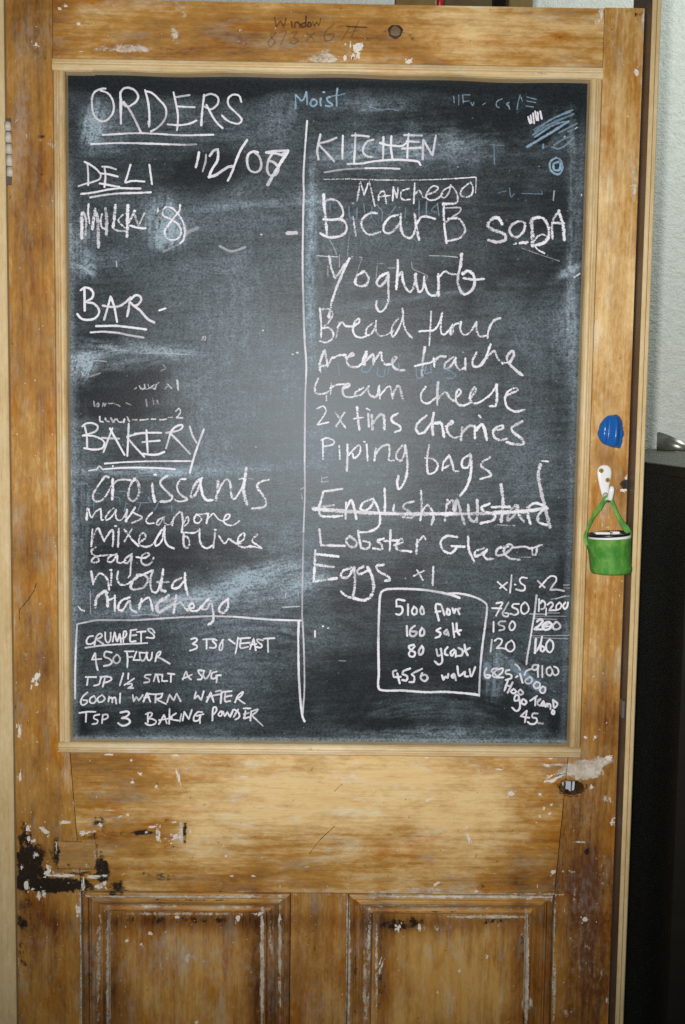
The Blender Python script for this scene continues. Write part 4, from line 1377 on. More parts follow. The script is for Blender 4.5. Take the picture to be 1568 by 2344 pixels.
# odds and ends seen in the slit above the door
M_timber = simple('stored_timber', (0.22, 0.15, 0.055), 0.7, 0.2, var=0.35, scale=40)
M_timber_d = simple('dark_stored_timber', (0.11, 0.085, 0.04), 0.7, 0.2, var=0.35, scale=40)
def timber(px0, px1, y, mat, label, name='stored_plank'):
    a = W(px0, 60, y); b = W(px1, -60, y)
    bm = bmesh.new(); box_bm(bm, a.x, b.x, y, y + .04, a.z, b.z, .002)
    o = link(name, bm_mesh(bm), mat); o['label'] = label; o['category'] = 'plank'; o['group'] = 'timber stored above the door'
timber(905, 998, .42, M_timber, 'golden brown plank above the door, left of the red rod')
timber(1016, 1128, .42, M_timber_d, 'wide brown plank above the door, right of the red rod')
timber(1131, 1162, .47, simple('black_timber', (.012, .01, .008), .8, .1), 'narrow black strip between two planks above the door')
timber(1164, 1222, .42, M_timber, 'golden plank above the door, rightmost of the stored timber')
a = W(1006, 45, .40); b = W(1006, -60, .40)
bm = bmesh.new(); bmesh.ops.create_cone(bm, cap_ends=True, segments=20, radius1=.0055, radius2=.0055, depth=b.z - a.z, matrix=Matrix.Translation((a.x, .40, (a.z + b.z) / 2)))
o = link('red_rod', bm_mesh(bm), simple('red_plastic', (.42, .012, .012), .35), smooth=True); o['label'] = 'thin red rod between the planks above the door'; o['category'] = 'rod'

# ------------------------------------------------------------------ door frame posts
XL = W(27, 1100).x          # hanging edge of the door
XR = W(1440, 1000).x        # closing edge of the door
ZT = W(1200, 14).z          # top of the door
post = root('door_post', 'new pale pine post along the hinged left edge of the door', 'door post', (XL - .03, .02, 0))
def strip(name, parent, mat, prof, z0, z1, nz=2, label=None):
    """upright moulding: prof is a list of (x, y) from one side round the front to the other"""
    V = []; F = []; n = len(prof)
    for j in range(nz + 1):
        z = z0 + (z1 - z0) * j / nz
        for x, y in prof: V.append((x, y, z))
    for j in range(nz):
        for i in range(n):
            F.append([j * n + i, j * n + (i + 1) % n, (j + 1) * n + (i + 1) % n, (j + 1) * n + i])
    F.append(list(range(n))[::-1]); F.append([nz * n + i for i in range(n)])
    me = mesh(V, F)
    bmm = bmesh.new(); bmm.from_mesh(me); bmesh.ops.recalc_face_normals(bmm, faces=bmm.faces); bmm.to_mesh(me); bmm.free()
    wear_and_shade(me, 0)
    return link(name, me, mat, parent, label)
strip('post_board', post, M_new, [(XL - .0022, -.0015), (XL - .0022, .05), (XL - .075, .05), (XL - .075, -.0030), (XL - .0036, -.0030)], 0.0, 2.12)
jamb = root('door_jamb', 'thin pale pine jamb standing proud along the latch edge of the door', 'door jamb', (XR + .008, 0, 0))
jx = XR + .0022
strip('jamb_board', jamb, M_new, [(jx, .06), (jx, -.0262), (jx + .0008, -.0270), (jx + .0042, -.0272), (jx + .0046, -.0262), (jx + .0054, -.0262), (jx + .0058, -.0272), (jx + .0098, -.0270), (jx + .0112, -.0255), (jx + .0112, .06)], 0.0, 2.12)
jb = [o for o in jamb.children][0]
jb.data.materials.append(wood('shaded_rebate_wood', (.20, .145, .105), (.12, .083, .06), (.05, .032, .022), axis='z', seed=8.8, worn=False))  # darker wood paints the dimness of grazing light on the inner face
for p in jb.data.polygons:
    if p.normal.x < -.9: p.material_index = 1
M_metal = simple('dull_grey_metal', (.30, .32, .32), .4, .5, .9, var=.3, scale=200)
bm = bmesh.new(); k = W(1434, 1622, -.012); box_bm(bm, jx - .0032, jx - .0002, -.0180, -.004, k.z - .012, k.z + .012, .0012)
link('latch_keep', bm_mesh(bm), M_metal, jamb)

# ------------------------------------------------------------------ the door
door = root('door', 'old stripped pine door with a blackboard in place of its glazing', 'door', (0, .018, 0.01))
OL, OR = -.3385, .3385            # opening for the blackboard
OB, OT = 1.032, 1.905
zj1 = W(1292, 1826).z; zj0 = W(1269, 2056).z
jl1 = W(160, 1740).x; jl0 = W(186, 2043).x; jr1 = W(1300, 1745).x; jr0 = W(1269, 2056).x
ZR = W(700, 2044).z               # lower edge of the lock rail
def left_inner(z):
    if z >= OB: return OL
    if z <= ZR: return jl0
    t = (z - ZR) / (OB - ZR); return jl0 + (jl1 - jl0) * t
def right_inner(z):
    if z >= OB: return OR
    if z <= ZR: return jr0
    t = (z - ZR) / (OB - ZR); return jr0 + (jr1 - jr0) * t
G = .0005
def stile_l(z): return left_inner(z) - (.0024 if z >= OB - .0015 else G)
def stile_r(z): return right_inner(z) + (.0024 if z >= OB - .0015 else G)
# stiles are cut at the opening foot, where they widen
board('hinge_stile', door, M_stile, XL, stile_l, 0.01, ZT, tone=.02)
board('latch_stile', door, M_stile, stile_r, XR, 0.01, ZT, hole=True)
board('top_rail', door, M_rail, OL - .0018, OR + .0018, OT + .0028, ZT - .001, y=.0003)
board('lock_rail', door, M_rail, lambda z: left_inner(z) + G, lambda z: right_inner(z) - G, ZR + G, OB - .0028, y=.0002, hole=True, step=.0023)
mx0 = W(666, 2100).x; mx1 = W(796, 2100).x
board('muntin', door, M_panel, mx0, mx1, .22, ZR - G, y=.0008, tone=-.10)
bm = bmesh.new(); box_bm(bm, jl0 + G, jr0 - G, .0005, .036, .01, .2195); me = bm_mesh(bm); wear_and_shade(me); link('bottom_rail', me, M_rail, door)

# lower panels with their mouldings
def panel(x0, x1, z0, z1, tone):
    mw = .0335
    prof = [(0, .0020), (.0010, -.0008), (.0025, -.0016), (.0060, -.0017), (.0078, -.0010), (.0084, .0045), (.0100, .0050), (.0118, .0036), (.0150, .0040), (.0185, .0066), (.0215, .0104), (.0245, .0122), (.0258, .0106), (.0276, .0094), (.0300, .0098), (.0318, .0120), (.0328, .0165), (.0337, .0185)]
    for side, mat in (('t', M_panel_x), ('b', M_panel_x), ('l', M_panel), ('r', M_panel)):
        V = []; F = []; n = len(prof); m = 70
        for u, d in prof:
            for j in range(m + 1):
                t = j / m
                if side == 't': p = (x0 + u + (x1 - x0 - 2 * u) * t, d, z1 - u)
                elif side == 'b': p = (x1 - u - (x1 - x0 - 2 * u) * t, d, z0 + u)
                elif side == 'l': p = (x0 + u, d, z0 + u + (z1 - z0 - 2 * u) * t)
                else: p = (x1 - u, d, z1 - u - (z1 - z0 - 2 * u) * t)
                V.append(p)
        for i in range(n - 1):
            for j in range(m):
                F.append([i * (m + 1) + j, (i + 1) * (m + 1) + j, (i + 1) * (m + 1) + j + 1, i * (m + 1) + j + 1])
        me = mesh(V, F)
        wear_and_shade(me, .006, tone=tone + {'l': .08, 'r': .10, 't': -.24, 'b': .05}[side], haze=.04)
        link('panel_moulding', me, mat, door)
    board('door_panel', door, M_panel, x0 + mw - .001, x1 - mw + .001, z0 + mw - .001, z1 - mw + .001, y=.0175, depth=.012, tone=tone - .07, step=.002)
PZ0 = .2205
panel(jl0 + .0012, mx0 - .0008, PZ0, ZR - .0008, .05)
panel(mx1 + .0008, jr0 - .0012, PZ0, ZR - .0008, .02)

# ------------------------------------------------------------------ beading round the blackboard
BP = [(0, .0030), (0, -.0032), (.0012, -.0044), (.0040, -.0050), (.0048, -.0034), (.0058, -.0034), (.0066, -.0058), (.0085, -.0066), (.0108, -.0062), (.0128, -.0044), (.0140, -.0016), (.0146, .0114)]
BW = .0146
def bead(side):
    V = []; F = []; n = len(BP); m = 260
    ext = .0016
    for u, d in BP:
        for j in range(m + 1):
            t = j / m
            w = 0.0
            if side == 'top' and u > .012: w = .0009 * math.sin(t * 9) + .0006 * math.sin(t * 31 + 1) + .0008 * (t < .07)
            if side == 'top': p = (OL - ext + (OR - OL + 2 * ext) * t, d, OT + .0015 - u - w)
            elif side == 'bottom': p = (OR + ext - (OR - OL + 2 * ext) * t, d, OB - .0015 + u)
            elif side == 'left': p = (OL - .001 + u, d, OB - .0015 + BW + .0004 + (OT + .003 - OB - 2 * BW - .0008) * t)
            else: p = (OR + .001 - u, d, OT + .0015 - BW - .0004 - (OT + .003 - OB - 2 * BW - .0008) * t)
            V.append(p)
    for i in range(n - 1):
        for j in range(m):
            F.append([i * (m + 1) + j, (i + 1) * (m + 1) + j, (i + 1) * (m + 1) + j + 1, i * (m + 1) + j + 1])
    F.append([i * (m + 1) for i in range(n)][::-1]); F.append([i * (m + 1) + m for i in range(n)])
    me = mesh(V, F)
    wear_and_shade(me, 0, tone={'top': -.05, 'left': .0, 'right': .05, 'bottom': -.02}[side])
    link('glazing_bead', me, M_bead_x if side in ('top', 'bottom') else M_bead_z, door)
for s_ in ('top', 'bottom', 'left', 'right'): bead(s_)

# ------------------------------------------------------------------ blackboard with its chalk dust
YB = .0115
LAT = np.random.RandomState(3).rand(256, 256)
def vn(u, v):
    iu = np.floor(u).astype(int); iv = np.floor(v).astype(int); fu = u - iu; fv = v - iv
    fu = fu * fu * (3 - 2 * fu); fv = fv * fv * (3 - 2 * fv)
    g = lambda a, c: LAT[a % 256, c % 256]
    return (g(iu, iv) * (1 - fu) + g(iu + 1, iv) * fu) * (1 - fv) + (g(iu, iv + 1) * (1 - fu) + g(iu + 1, iv + 1) * fu) * fv
def smears(lst, X, Y):
    out = np.zeros_like(X)
    for k, (cx, cy, rx, ry, an, am) in enumerate(lst):
        a = math.radians(an); dx = X - cx; dy = Y - cy
        p = dx * math.cos(a) + dy * math.sin(a); q = -dx * math.sin(a) + dy * math.cos(a)
        wob = (vn(X / 26 + k * 7, Y / 26) - .5) * .9 + (vn(X / 9 + k * 3, Y / 9) - .5) * .5
        rr = (p / (rx * 1.3)) ** 2 + (q / (ry * 1.3)) ** 2
        w = np.exp(-np.minimum(np.maximum(rr + wob * .8, 0), 30) ** 1.4) * np.exp(-np.minimum(rr * .12, 30))
        if am > 0:
            lo, sh = (p, q) if rx >= ry else (q, p)
            s_ = vn(lo / 55 + k * 5, sh / 3.2 + k) * .6 + vn(lo / 18 + k, sh / 6 + k * 2) * .5 + vn(X / 3, Y / 3) * .35
            w = w * np.clip(s_ * 2.4 - .75, 0, 2.2)
        out += am * w * (1.9 if am > 0 else 1.25)
    return out
def vnoise(ny, nx, gy, gx, r):
    g = r.rand(gy + 3, gx + 3)
    y = np.linspace(0, gy, ny); x = np.linspace(0, gx, nx)
    iy = y.astype(int); ix = x.astype(int); fy = y - iy; fx = x - ix
    fy = fy * fy * (3 - 2 * fy); fx = fx * fx * (3 - 2 * fx)
    a = g[iy][:, ix]; b = g[iy][:, ix + 1]; c = g[iy + 1][:, ix]; d = g[iy + 1][:, ix + 1]
    fx = fx[None]; fy = fy[:, None]
    return (a * (1 - fx) + b * fx) * (1 - fy) + (c * (1 - fx) + d * fx) * fy
DUST = [
 (215, 285, 20, 42, 12, .42), (245, 300, 40, 40, 0, .08), (470, 285, 120, 40, 0, .05), (640, 270, 30, 50, 0, .06), (490, 390, 75, 35, -15, -.14), (330, 395, 120, 40, 0, -.05),
 (372, 512, 30, 42, 0, .30), (400, 530, 26, 30, 0, .18), (185, 555, 24, 60, 0, .14), (260, 590, 80, 14, -5, .06), (200, 610, 20, 18, 30, .22), (430, 570, 120, 18, -6, -.07), (560, 470, 100, 8, -4, .10),
 (190, 838, 20, 26, 20, .46), (215, 812, 50, 10, -12, .20), (330, 800, 110, 12, 6, .18), (300, 830, 90, 9, -8, .12), (225, 775, 40, 24, -10, -.12), (290, 868, 110, 20, 0, -.14), (290, 905, 110, 16, 0, -.13), (300, 940, 110, 14, 0, -.14), (460, 950, 12, 30, 0, .06),
 (330, 1080, 120, 10, 0, .22), (520, 1075, 140, 10, -4, .10), (300, 1200, 140, 40, 0, -.05), (390, 1270, 170, 36, 0, -.12), (600, 1312, 70, 16, -12, .34), (500, 1350, 110, 16, -14, .20), (480, 1375, 160, 18, -6, .14), (640, 1250, 60, 30, 0, .06), (680, 1340, 60, 30, -20, .10), (330, 1400, 110, 10, -6, .10),
 (560, 900, 150, 300, 0, .04), (180, 1150, 24, 200, 0, .07), (300, 1640, 160, 20, 0, -.08), (240, 1590, 100, 60, 0, .03), (540, 1520, 90, 60, 0, .05),
 (712, 590, 9, 150, 1, .24), (718, 800, 7, 90, 0, .08), (720, 455, 30, 22, 0, .12), (850, 240, 70, 14, 0, .08), (890, 350, 140, 24, -3, .13), (820, 340, 60, 16, -10, .10), (1000, 330, 130, 40, 0, .07), (1180, 270, 170, 40, 0, -.13), (1244, 317, 11, 7, -10, -.5), (1060, 480, 200, 40, 0, -.04),
 (1270, 300, 50, 34, -35, .06), (1230, 560, 90, 60, 0, -.05), (1150, 640, 140, 50, 0, -.06), (880, 1320, 60, 30, 0, -.03), (1150, 1580, 120, 70, 0, -.10), (1000, 1680, 200, 14, 0, .10), (870, 1660, 60, 14, 0, -.14), (830, 1560, 90, 60, 0, -.06), (430, 1682, 120, 14, 0, .05), (175, 1676, 30, 20, 0, -.10), (1285, 1670, 26, 34, 0, -.16),
 (1130, 1540, 18, 45, 0, .16), (1200, 1540, 60, 26, 35, .10), (970, 980, 330, 330, 0, .02), (790, 1050, 90, 90, 0, .05), (735, 1010, 30, 60, 0, .05), (660, 880, 30, 40, 0, .05), (700, 1330, 40, 12, -15, .2), (900, 690, 140, 6, -9, .06), (1310, 420, 8, 200, 0, .10), (1305, 700, 10, 120, 0, .14), (1300, 620, 22, 8, -30, .30), (1290, 760, 26, 60, 0, .06), (1290, 1330, 14, 60, 0, -.10),
]
x0, x1, z0, z1 = OL + .004, OR - .004, OB + .004, OT - .004
nx, nz = 500, 640
xs = np.linspace(x0, x1, nx); zs = np.linspace(z0, z1, nz)
XX, ZZ = np.meshgrid(xs, zs)
DX, DY = toD(XX, ZZ, YB)
r = np.random.RandomState(5)
streak = vnoise(nz, nx, 150, 8, r) * .5 + vnoise(nz, nx, 60, 5, r) * .3 + vnoise(nz, nx, 300, 24, r) * .35
cloud = vnoise(nz, nx, 9, 7, r) * .5 + vnoise(nz, nx, 22, 18, r) * .35 + vnoise(nz, nx, 50, 44, r) * .25
speck = (r.rand(nz, nx) > .9985) * .35
wipe = vn(DX / 130 + 40, (DY + DX * .06) / 5) * .5 + vn(DX / 60 + 9, (DY - DX * .10) / 9 + 70) * .35 + vn(DX / 14, DY / 14 + 33) * .3
arcs = np.zeros_like(DX)
for ax, ay, r0, dr, a0, a1, am in ((430, 640, 330, 60, -60, 60, .10), (900, 1000, 420, 50, 150, 250, .09), (300, 700, 260, 40, -40, 70, .10), (600, 1750, 420, 60, -130, -50, .16), (560, 1700, 330, 26, -120, -40, .14), (1000, 700, 300, 50, -160, -60, .08), (1150, 900, 260, 60, -30, 90, .08), (300, 300, 300, 40, 0, 80, .08), (1000, 1900, 360, 50, -140, -40, .10), (900, 100, 330, 50, 30, 140, .12), (450, 1250, 260, 36, -30, 70, .08), (330, 1000, 170, 20, -80, 60, .08), (700, 900, 520, 70, -40, 60, .05)):
    rr_ = np.hypot(DX - ax, (DY - ay) * 1.25); th = np.degrees(np.arctan2(DY - ay, DX - ax))
    m_ = np.exp(-((rr_ - r0) / dr) ** 2) * np.clip((th - a0) / 25, 0, 1) * np.clip((a1 - th) / 25, 0, 1)
    arcs += am * m_ * np.clip(vn(th / 16 + ax, rr_ / 4.5) * 1.3 + vn(th / 5, rr_ / 9 + ay) * .8 - .5, 0, 2)
glow = .075 * np.exp(-(((DX - 640) / 330) ** 2 + ((DY - 900) / 430) ** 2))  # flash glow at mid board, painted in as paler dust
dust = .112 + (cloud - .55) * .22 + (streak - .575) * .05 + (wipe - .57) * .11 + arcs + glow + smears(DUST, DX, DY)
dust = np.where(dust < .1, .1 * np.exp((dust - .1) / .1), dust)
top_edge = 196 + 30 * vnoise(nz, nx, 3, 9, r) + np.clip((DX - 880) / 450, 0, 1) * 22
dust *= np.clip((DY - top_edge + 8) / 26, .03, 1)
dust += (.16 + .1 * streak) * np.exp(-((DX - (157 + (DY - 163) * .0098)) / 9.0) ** 2) * np.clip((DY - 330) / 120, 0, 1)
dust += .12 * np.exp(-((DX - (1336 - (DY - 187) * .0318)) / 7.0) ** 2) * np.clip((DY - 220) / 100, 0, 1)
dust += .34 * np.exp(-((DY - (1689 + (DX - 165) * .0072)) / 5.0) ** 2)
dust += speck * np.clip((DY - 230) / 40, 0, 1)
dust *= 1 - .5 * np.exp(-((DX - 150) ** 2 + (DY - 163) ** 2) / 90 ** 2) - .4 * np.exp(-((DX - 1340) ** 2 + (DY - 200) ** 2) / 120 ** 2)
dust = np.clip(dust, .03, .95)
V = np.stack([XX, np.full_like(XX, YB), ZZ], -1).reshape(-1, 3)
I = np.arange(nx * nz).reshape(nz, nx)
F = np.stack([I[:-1, :-1], I[:-1, 1:], I[1:, 1:], I[1:, :-1]], -1).reshape(-1, 4)
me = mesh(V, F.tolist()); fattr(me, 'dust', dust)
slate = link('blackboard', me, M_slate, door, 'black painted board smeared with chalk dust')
bm = bmesh.new(); box_bm(bm, x0, x1, YB + .001, YB + .012, z0, z1); box_bm(bm, x0 - .012, x1 + .012, YB + .013, YB + .020, z0 - .012, z1 + .012); link('backing_board', bm_mesh(bm), simple('plywood_back', (.3, .22, .12)), door)

# ------------------------------------------------------------------ chalk writing
LAYER = [0]
def ribbon(acc, pts, wid, alpha, grain, y, jit=0.04):
    """pts in plan units (list of ((x, y), corner)), wid in plan units"""
    if len(pts) == 2 and np.hypot(pts[1][0][0] - pts[0][0][0], pts[1][0][1] - pts[0][0][1]) < wid * .25:
        c = pts[0][0]; pts = [((c[0] - wid * .12, c[1]), False), ((c[0] + wid * .12, c[1] + wid * .03), False)]
    P = catmull(pts, 2.2)
    keep = [0]
    for i in range(1, len(P)):
        if np.linalg.norm(P[i] - P[keep[-1]]) > .6: keep.append(i)
    P = P[keep]
    if len(P) < 2: return
    T = np.gradient(P, axis=0); T /= np.maximum(np.linalg.norm(T, axis=1, keepdims=True), 1e-9)
    h = wid / 2
    caps = [(1.0, .02), (.86, .5), (.5, .87)]
    ext0 = np.array([P[0] - T[0] * h * k for k, _ in caps]); ext1 = np.array([P[-1] + T[-1] * h * k for k, _ in caps[::-1]])
    wv = np.concatenate([[w for _, w in caps], np.ones(len(P)), [w for _, w in caps[::-1]]])
    P = np.concatenate([ext0, P, ext1]); T = np.concatenate([np.repeat(T[:1], 3, 0), T, np.repeat(T[-1:], 3, 0)])
    N = np.stack([-T[:, 1], T[:, 0]], 1)
    n = len(P)
    wj = 1 + jit * np.convolve(rng.randn(n + 8), np.ones(5) / 2.2, 'same')[4:4 + n] if n > 4 else np.ones(n)
    prs = 1 + .16 * np.convolve(rng.randn(n + 30), np.ones(19) / 4.4, 'same')[15:15 + n]
    alv = np.clip(.93 + .16 * np.convolve(rng.randn(n + 60), np.ones(31) / 5.6, 'same')[30:30 + n], .62, 1.0)
    b = len(acc['V']); LAYER[0] += 1
    yy = y - .00012 - (LAYER[0] % 97) * 3.0e-6
    for i in range(n):
        for s, pr in ((-1.0, 0.0), (-.68, .50), (-.36, 1.0), (.36, 1.0), (.68, .50), (1.0, 0.0)):
            q = P[i] + N[i] * s * h * 1.20 * wv[i] * wj[i]
            p = W(q[0], q[1], y)
            acc['V'].append((p.x, yy - i / n * 2e-6, p.z))
            acc['press'].append(pr * min(max(prs[i], .86), 1.2) * (1.0 if wv[i] > .4 else .4)); acc['alpha'].append(alpha * alv[i]); acc['grain'].append(grain)
    for i in range(n - 1):
        for k in range(5):
            a = b + i * 6 + k
            acc['F'].append([a, a + 6, a + 7, a + 1])
def finish(acc, name, mat, parent, label):
    me = mesh(acc['V'], acc['F'])
    for k in ('press', 'alpha', 'grain'): fattr(me, k, acc[k])
    return link(name, me, mat, parent, label)
def new_acc(): return {'V': [], 'F': [], 'press': [], 'alpha': [], 'grain': []}
GR = {'pen': .52, 'stick': .98, 'ghost': .80}
def parse(text, y, parent, name, mats, prefix):
    acc = None; cur = None
    for line in text.strip().split('\n'):
        if line.startswith('@'):
            f = line[1:].split('|')
            if not f[0].startswith('+'):
                if acc: finish(acc, name, mats[cur[1]], parent, cur[0])
                acc = new_acc(); cur = [prefix + f[0], f[1]]; box = f[2]; dw = f[3]
            else: box = f[0][1:]; dw = f[1]
            bx, by, bw = (float(v) for v in box.split(',')); sc = bw / 1568.0; dw = float(dw[1:])
            continue
        w, a, pts = dw, 1.0, []
        for tok in line.split():
            if tok[0] == 'w': w = float(tok[1:])
            elif tok[0] == 'a': a = float(tok[1:])
            else:
                c = tok.endswith('!'); px, py = tok.rstrip('!').split(',')
                pts.append((((bx + float(px) * sc) / 1.55166, (by + float(py) * sc) / 1.55166), c))
        ribbon(acc, pts, w * sc / 1.55166 * (1.0 if cur[1] == 'stick' else .96), a * (1.0 if cur[1] == 'stick' else .97), GR[cur[1]], y, .04 if cur[1] == 'pen' else .10)
    finish(acc, name, mats[cur[1]], parent, cur[0])
parse(STROKES, YB, slate, 'chalk_writing', {'pen': M_chalk, 'stick': M_chalk, 'ghost': M_ghost}, 'chalk ')
top = [o for o in door.children if o.name.startswith('top_rail')][0]
lock = [o for o in door.children if o.name.startswith('lock_rail')][0]
PENCIL_TOP = '''@note reading Window 873 x 677 on the top rail|pen|0,0,1216|w10
a.4 1258,80 1265,125! 1285,95! 1300,125! 1310,85
a.6 1335,100 1338,125
a.6 1350,125 1352,105 1368,105 1375,125
a.6 1398,105 1382,110 1385,125 1400,120! 1402,75
a.6 1415,105 1408,122 1425,118 1420,102 1412,104
w6 a.6 1432,98 1440,122! 1450,100! 1460,120! 1470,85
a.22 1265,150 1240,155 1245,175 1260,190 1240,215 1228,195 1262,155
a.22 1280,150 1310,145 1285,205
a.22 1335,150 1360,148 1345,170 1365,185 1345,202 1330,195
a.22 1405,150 1440,185
a.22 1440,150 1405,185
a.22 1530,110 1490,150 1490,188 1520,180 1528,155 1500,160
a.22 1545,125 1600,118 1565,185
a.22 1600,150 1640,140
@+1216,0,1217|w9
a.22 75,95 60,130 42,170
a.7 20,122 110,126
'''
parse(PENCIL_TOP, -.0000, top, 'pencil_note', {'stick': M_pencil, 'pen': M_pencil}, 'pencil ')
PENCIL_LOCK = '''@scratches across the lock rail|stick|0,0,1568|w3
a.8 1100,3030 1135,2985 1188,2935
a.6 1187,2811 1216,2783
a.5 775,2270 776,2271
'''
parse(PENCIL_LOCK, -.0001, lock, 'scratch_mark', {'stick': M_pencil}, 'dark ')
stl = [o for o in door.children if o.name.startswith('hinge_stile')][0]
parse('''@cracks in the hinge stile|stick|0,0,1568|w4
a.9 w5 203,2988 340,2992
w4 a.9 203,2988 205,3084
w5 a.9 340,2992 338,3086
w4 a.8 205,3085 338,3087
w6 a.8 345,3000 344,3080
a.9 122,2096 100,2130 70,2165
a.8 130,2070 122,2096
a.6 70,2165 70,2200
''', -.0001, stl, 'crack', {'stick': M_pencil}, 'dark ')

# ------------------------------------------------------------------ repairs and fittings on the door
def plate(name, pts, y0, th, mat, parent, label=None, jag=0.0, **kw):
    bm = bmesh.new(); vs = []
    n = len(pts)
    for i in range(n):
        a, b = pts[i], pts[(i + 1) % n]
        m = max(1, int(np.hypot(b[0] - a[0], b[1] - a[1]) / 6))
        for j in range(m):
            t = j / m; p = W(a[0] + (b[0] - a[0]) * t + random.uniform(-jag, jag), a[1] + (b[1] - a[1]) * t + random.uniform(-jag, jag), y0)
            vs.append(bm.verts.new((p.x, y0, p.z)))
    f = bm.faces.new(vs)
    r_ = bmesh.ops.extrude_face_region(bm, geom=[f])
    for v in r_['geom']:
        if isinstance(v, bmesh.types.BMVert): v.co.y += th
    wn = kw.pop('worn', False)
    if wn:
        bmesh.ops.triangulate(bm, faces=bm.faces)
        bmesh.ops.subdivide_edges(bm, edges=bm.edges, cuts=3, use_grid_fill=True)
    me = bm_mesh(bm)
    if wn: wear_and_shade(me, 0, **kw)
    return link(name, me, mat, parent, label)
M_gap = simple('black_gap', (.006, .005, .004), .9, .1)
M_patch = wood('patch_wood', (.55, .36, .15), (.42, .235, .075), (.13, .055, .014), axis='x', seed=3.3, contrast=.8)
plate('repair_patch', [(131, 1926), (160, 1927), (219, 1928), (219, 1958), (218, 1988), (180, 1988), (132, 1987)], -.0005, .004, M_patch, stl, 'small square wooden patch let into the stile', worn=True, tone=-.02, jag=.7)

# the knot in the top rail
kp = W(905, 72); V = []; F = []; N = 40
for k, (rr_, yy_) in enumerate(((.0088, .0003), (.0080, -.0006), (.0070, -.0004), (.0062, -.0007), (.002, -.0009))):
    for i in range(N):
        a = 2 * math.pi * i / N; q = rr_ * (1 + .07 * math.sin(3 * a + k) + .04 * math.sin(7 * a))
        V.append((kp.x + math.cos(a) * q * 1.02, yy_, kp.z + math.sin(a) * q * .95))
for k in range(4):
    for i in range(N): F.append([k * N + i, k * N + (i + 1) % N, (k + 1) * N + (i + 1) % N, (k + 1) * N + i])
F.append([4 * N + i for i in range(N)])
me = mesh(V, F); o = link('knot', me, [simple('knot_bark', (.045, .024, .011), .7, .3, var=.6, scale=300), simple('knot_heart', (.16, .105, .055), .55, .4, var=.6, scale=260)], top, smooth=True)
for p in me.polygons:
    if p.center.x is not None and math.hypot(p.center.x - kp.x, p.center.z - kp.z) < .0060: p.material_index = 1

# ragged keyhole: dark sleeve through the door with a black plate at its back
V = []; F = []; N = 48; rows = [(1.13, -.0004), (1.03, -.0007), (.95, .004), (.92, .030)]
for ro, yv in rows:
    for i in range(N):
        a = 2 * math.pi * i / N
        j_ = 1 + (.10 * math.sin(3 * a + 1) + .08 * math.sin(7 * a) + .06 * math.sin(16 * a + 2)) * (1 if ro > 1 else .8)
        V.append((KEY.x + math.cos(a) * KRX * ro * j_, yv, KEY.z + math.sin(a) * KRZ * ro * j_))
for k in range(len(rows) - 1):
    for i in range(N): F.append([k * N + i, k * N + (i + 1) % N, (k + 1) * N + (i + 1) % N, (k + 1) * N + i])
lat = [o for o in door.children if o.name.startswith('latch_stile')][0]
kh = link('keyhole', mesh(V, F), simple('broken_wood', (.10, .055, .02), .8, .2, var=.7, scale=300), lat, 'ragged hole where a lock was removed')
bm = bmesh.new(); box_bm(bm, KEY.x - .018, KEY.x + .018, .0300, .0312, KEY.z - .0105, KEY.z + .0105)
link('hole_back', bm_mesh(bm), M_gap, lat)
plate('lock_tongue', [(1284, 1788), (1307, 1789), (1306, 1812), (1299, 1806), (1296, 1807), (1288, 1798)], .008, .004, simple('pale_steel', (.50, .56, .66), .45, .4, .1), lat)
plate('lock_tongue', [(1311, 1788), (1316, 1788), (1314, 1808), (1309, 1810)], .010, .004, simple('pale_steel_b', (.60, .62, .62), .45, .4, .1), lat)

# painted hinge
hg = None
M_hpaint = simple('old_cream_paint', (.58, .53, .43), .55, .4, var=.25, scale=220, bstr=.5)
bm = bmesh.new(); a = W(12, 270, -.0008); b = W(27, 424, -.0008); box_bm(bm, a.x, b.x, -.0012, .002, b.z, a.z, .0005)
hg = link('hinge', bm_mesh(bm), simple('dark_hinge_leaf', (.10, .085, .065), .6, .3, var=.5, scale=200), door, 'cream painted butt hinge on the left edge')
for py0, py1 in ((279, 299), (303, 326), (330, 352), (355, 380), (383, 404)):
    a = W(17 + (py0 - 279) * .05, py0, -.004); b = W(17 + (py1 - 279) * .05, py1, -.004)
    bm = bmesh.new(); bmesh.ops.create_cone(bm, cap_ends=True, segments=20, radius1=.0042, radius2=.0042, depth=a.z - b.z, matrix=Matrix.Translation(((a.x + b.x) / 2, -.0032, (a.z + b.z) / 2)))
    bmesh.ops.bevel(bm, geom=[e for e in bm.edges if abs(e.verts[0].co.z - e.verts[1].co.z) < 1e-6], offset=.0007, segments=2, affect='EDGES')
    link('knuckle', bm_mesh(bm), M_hpaint, hg, smooth=True)

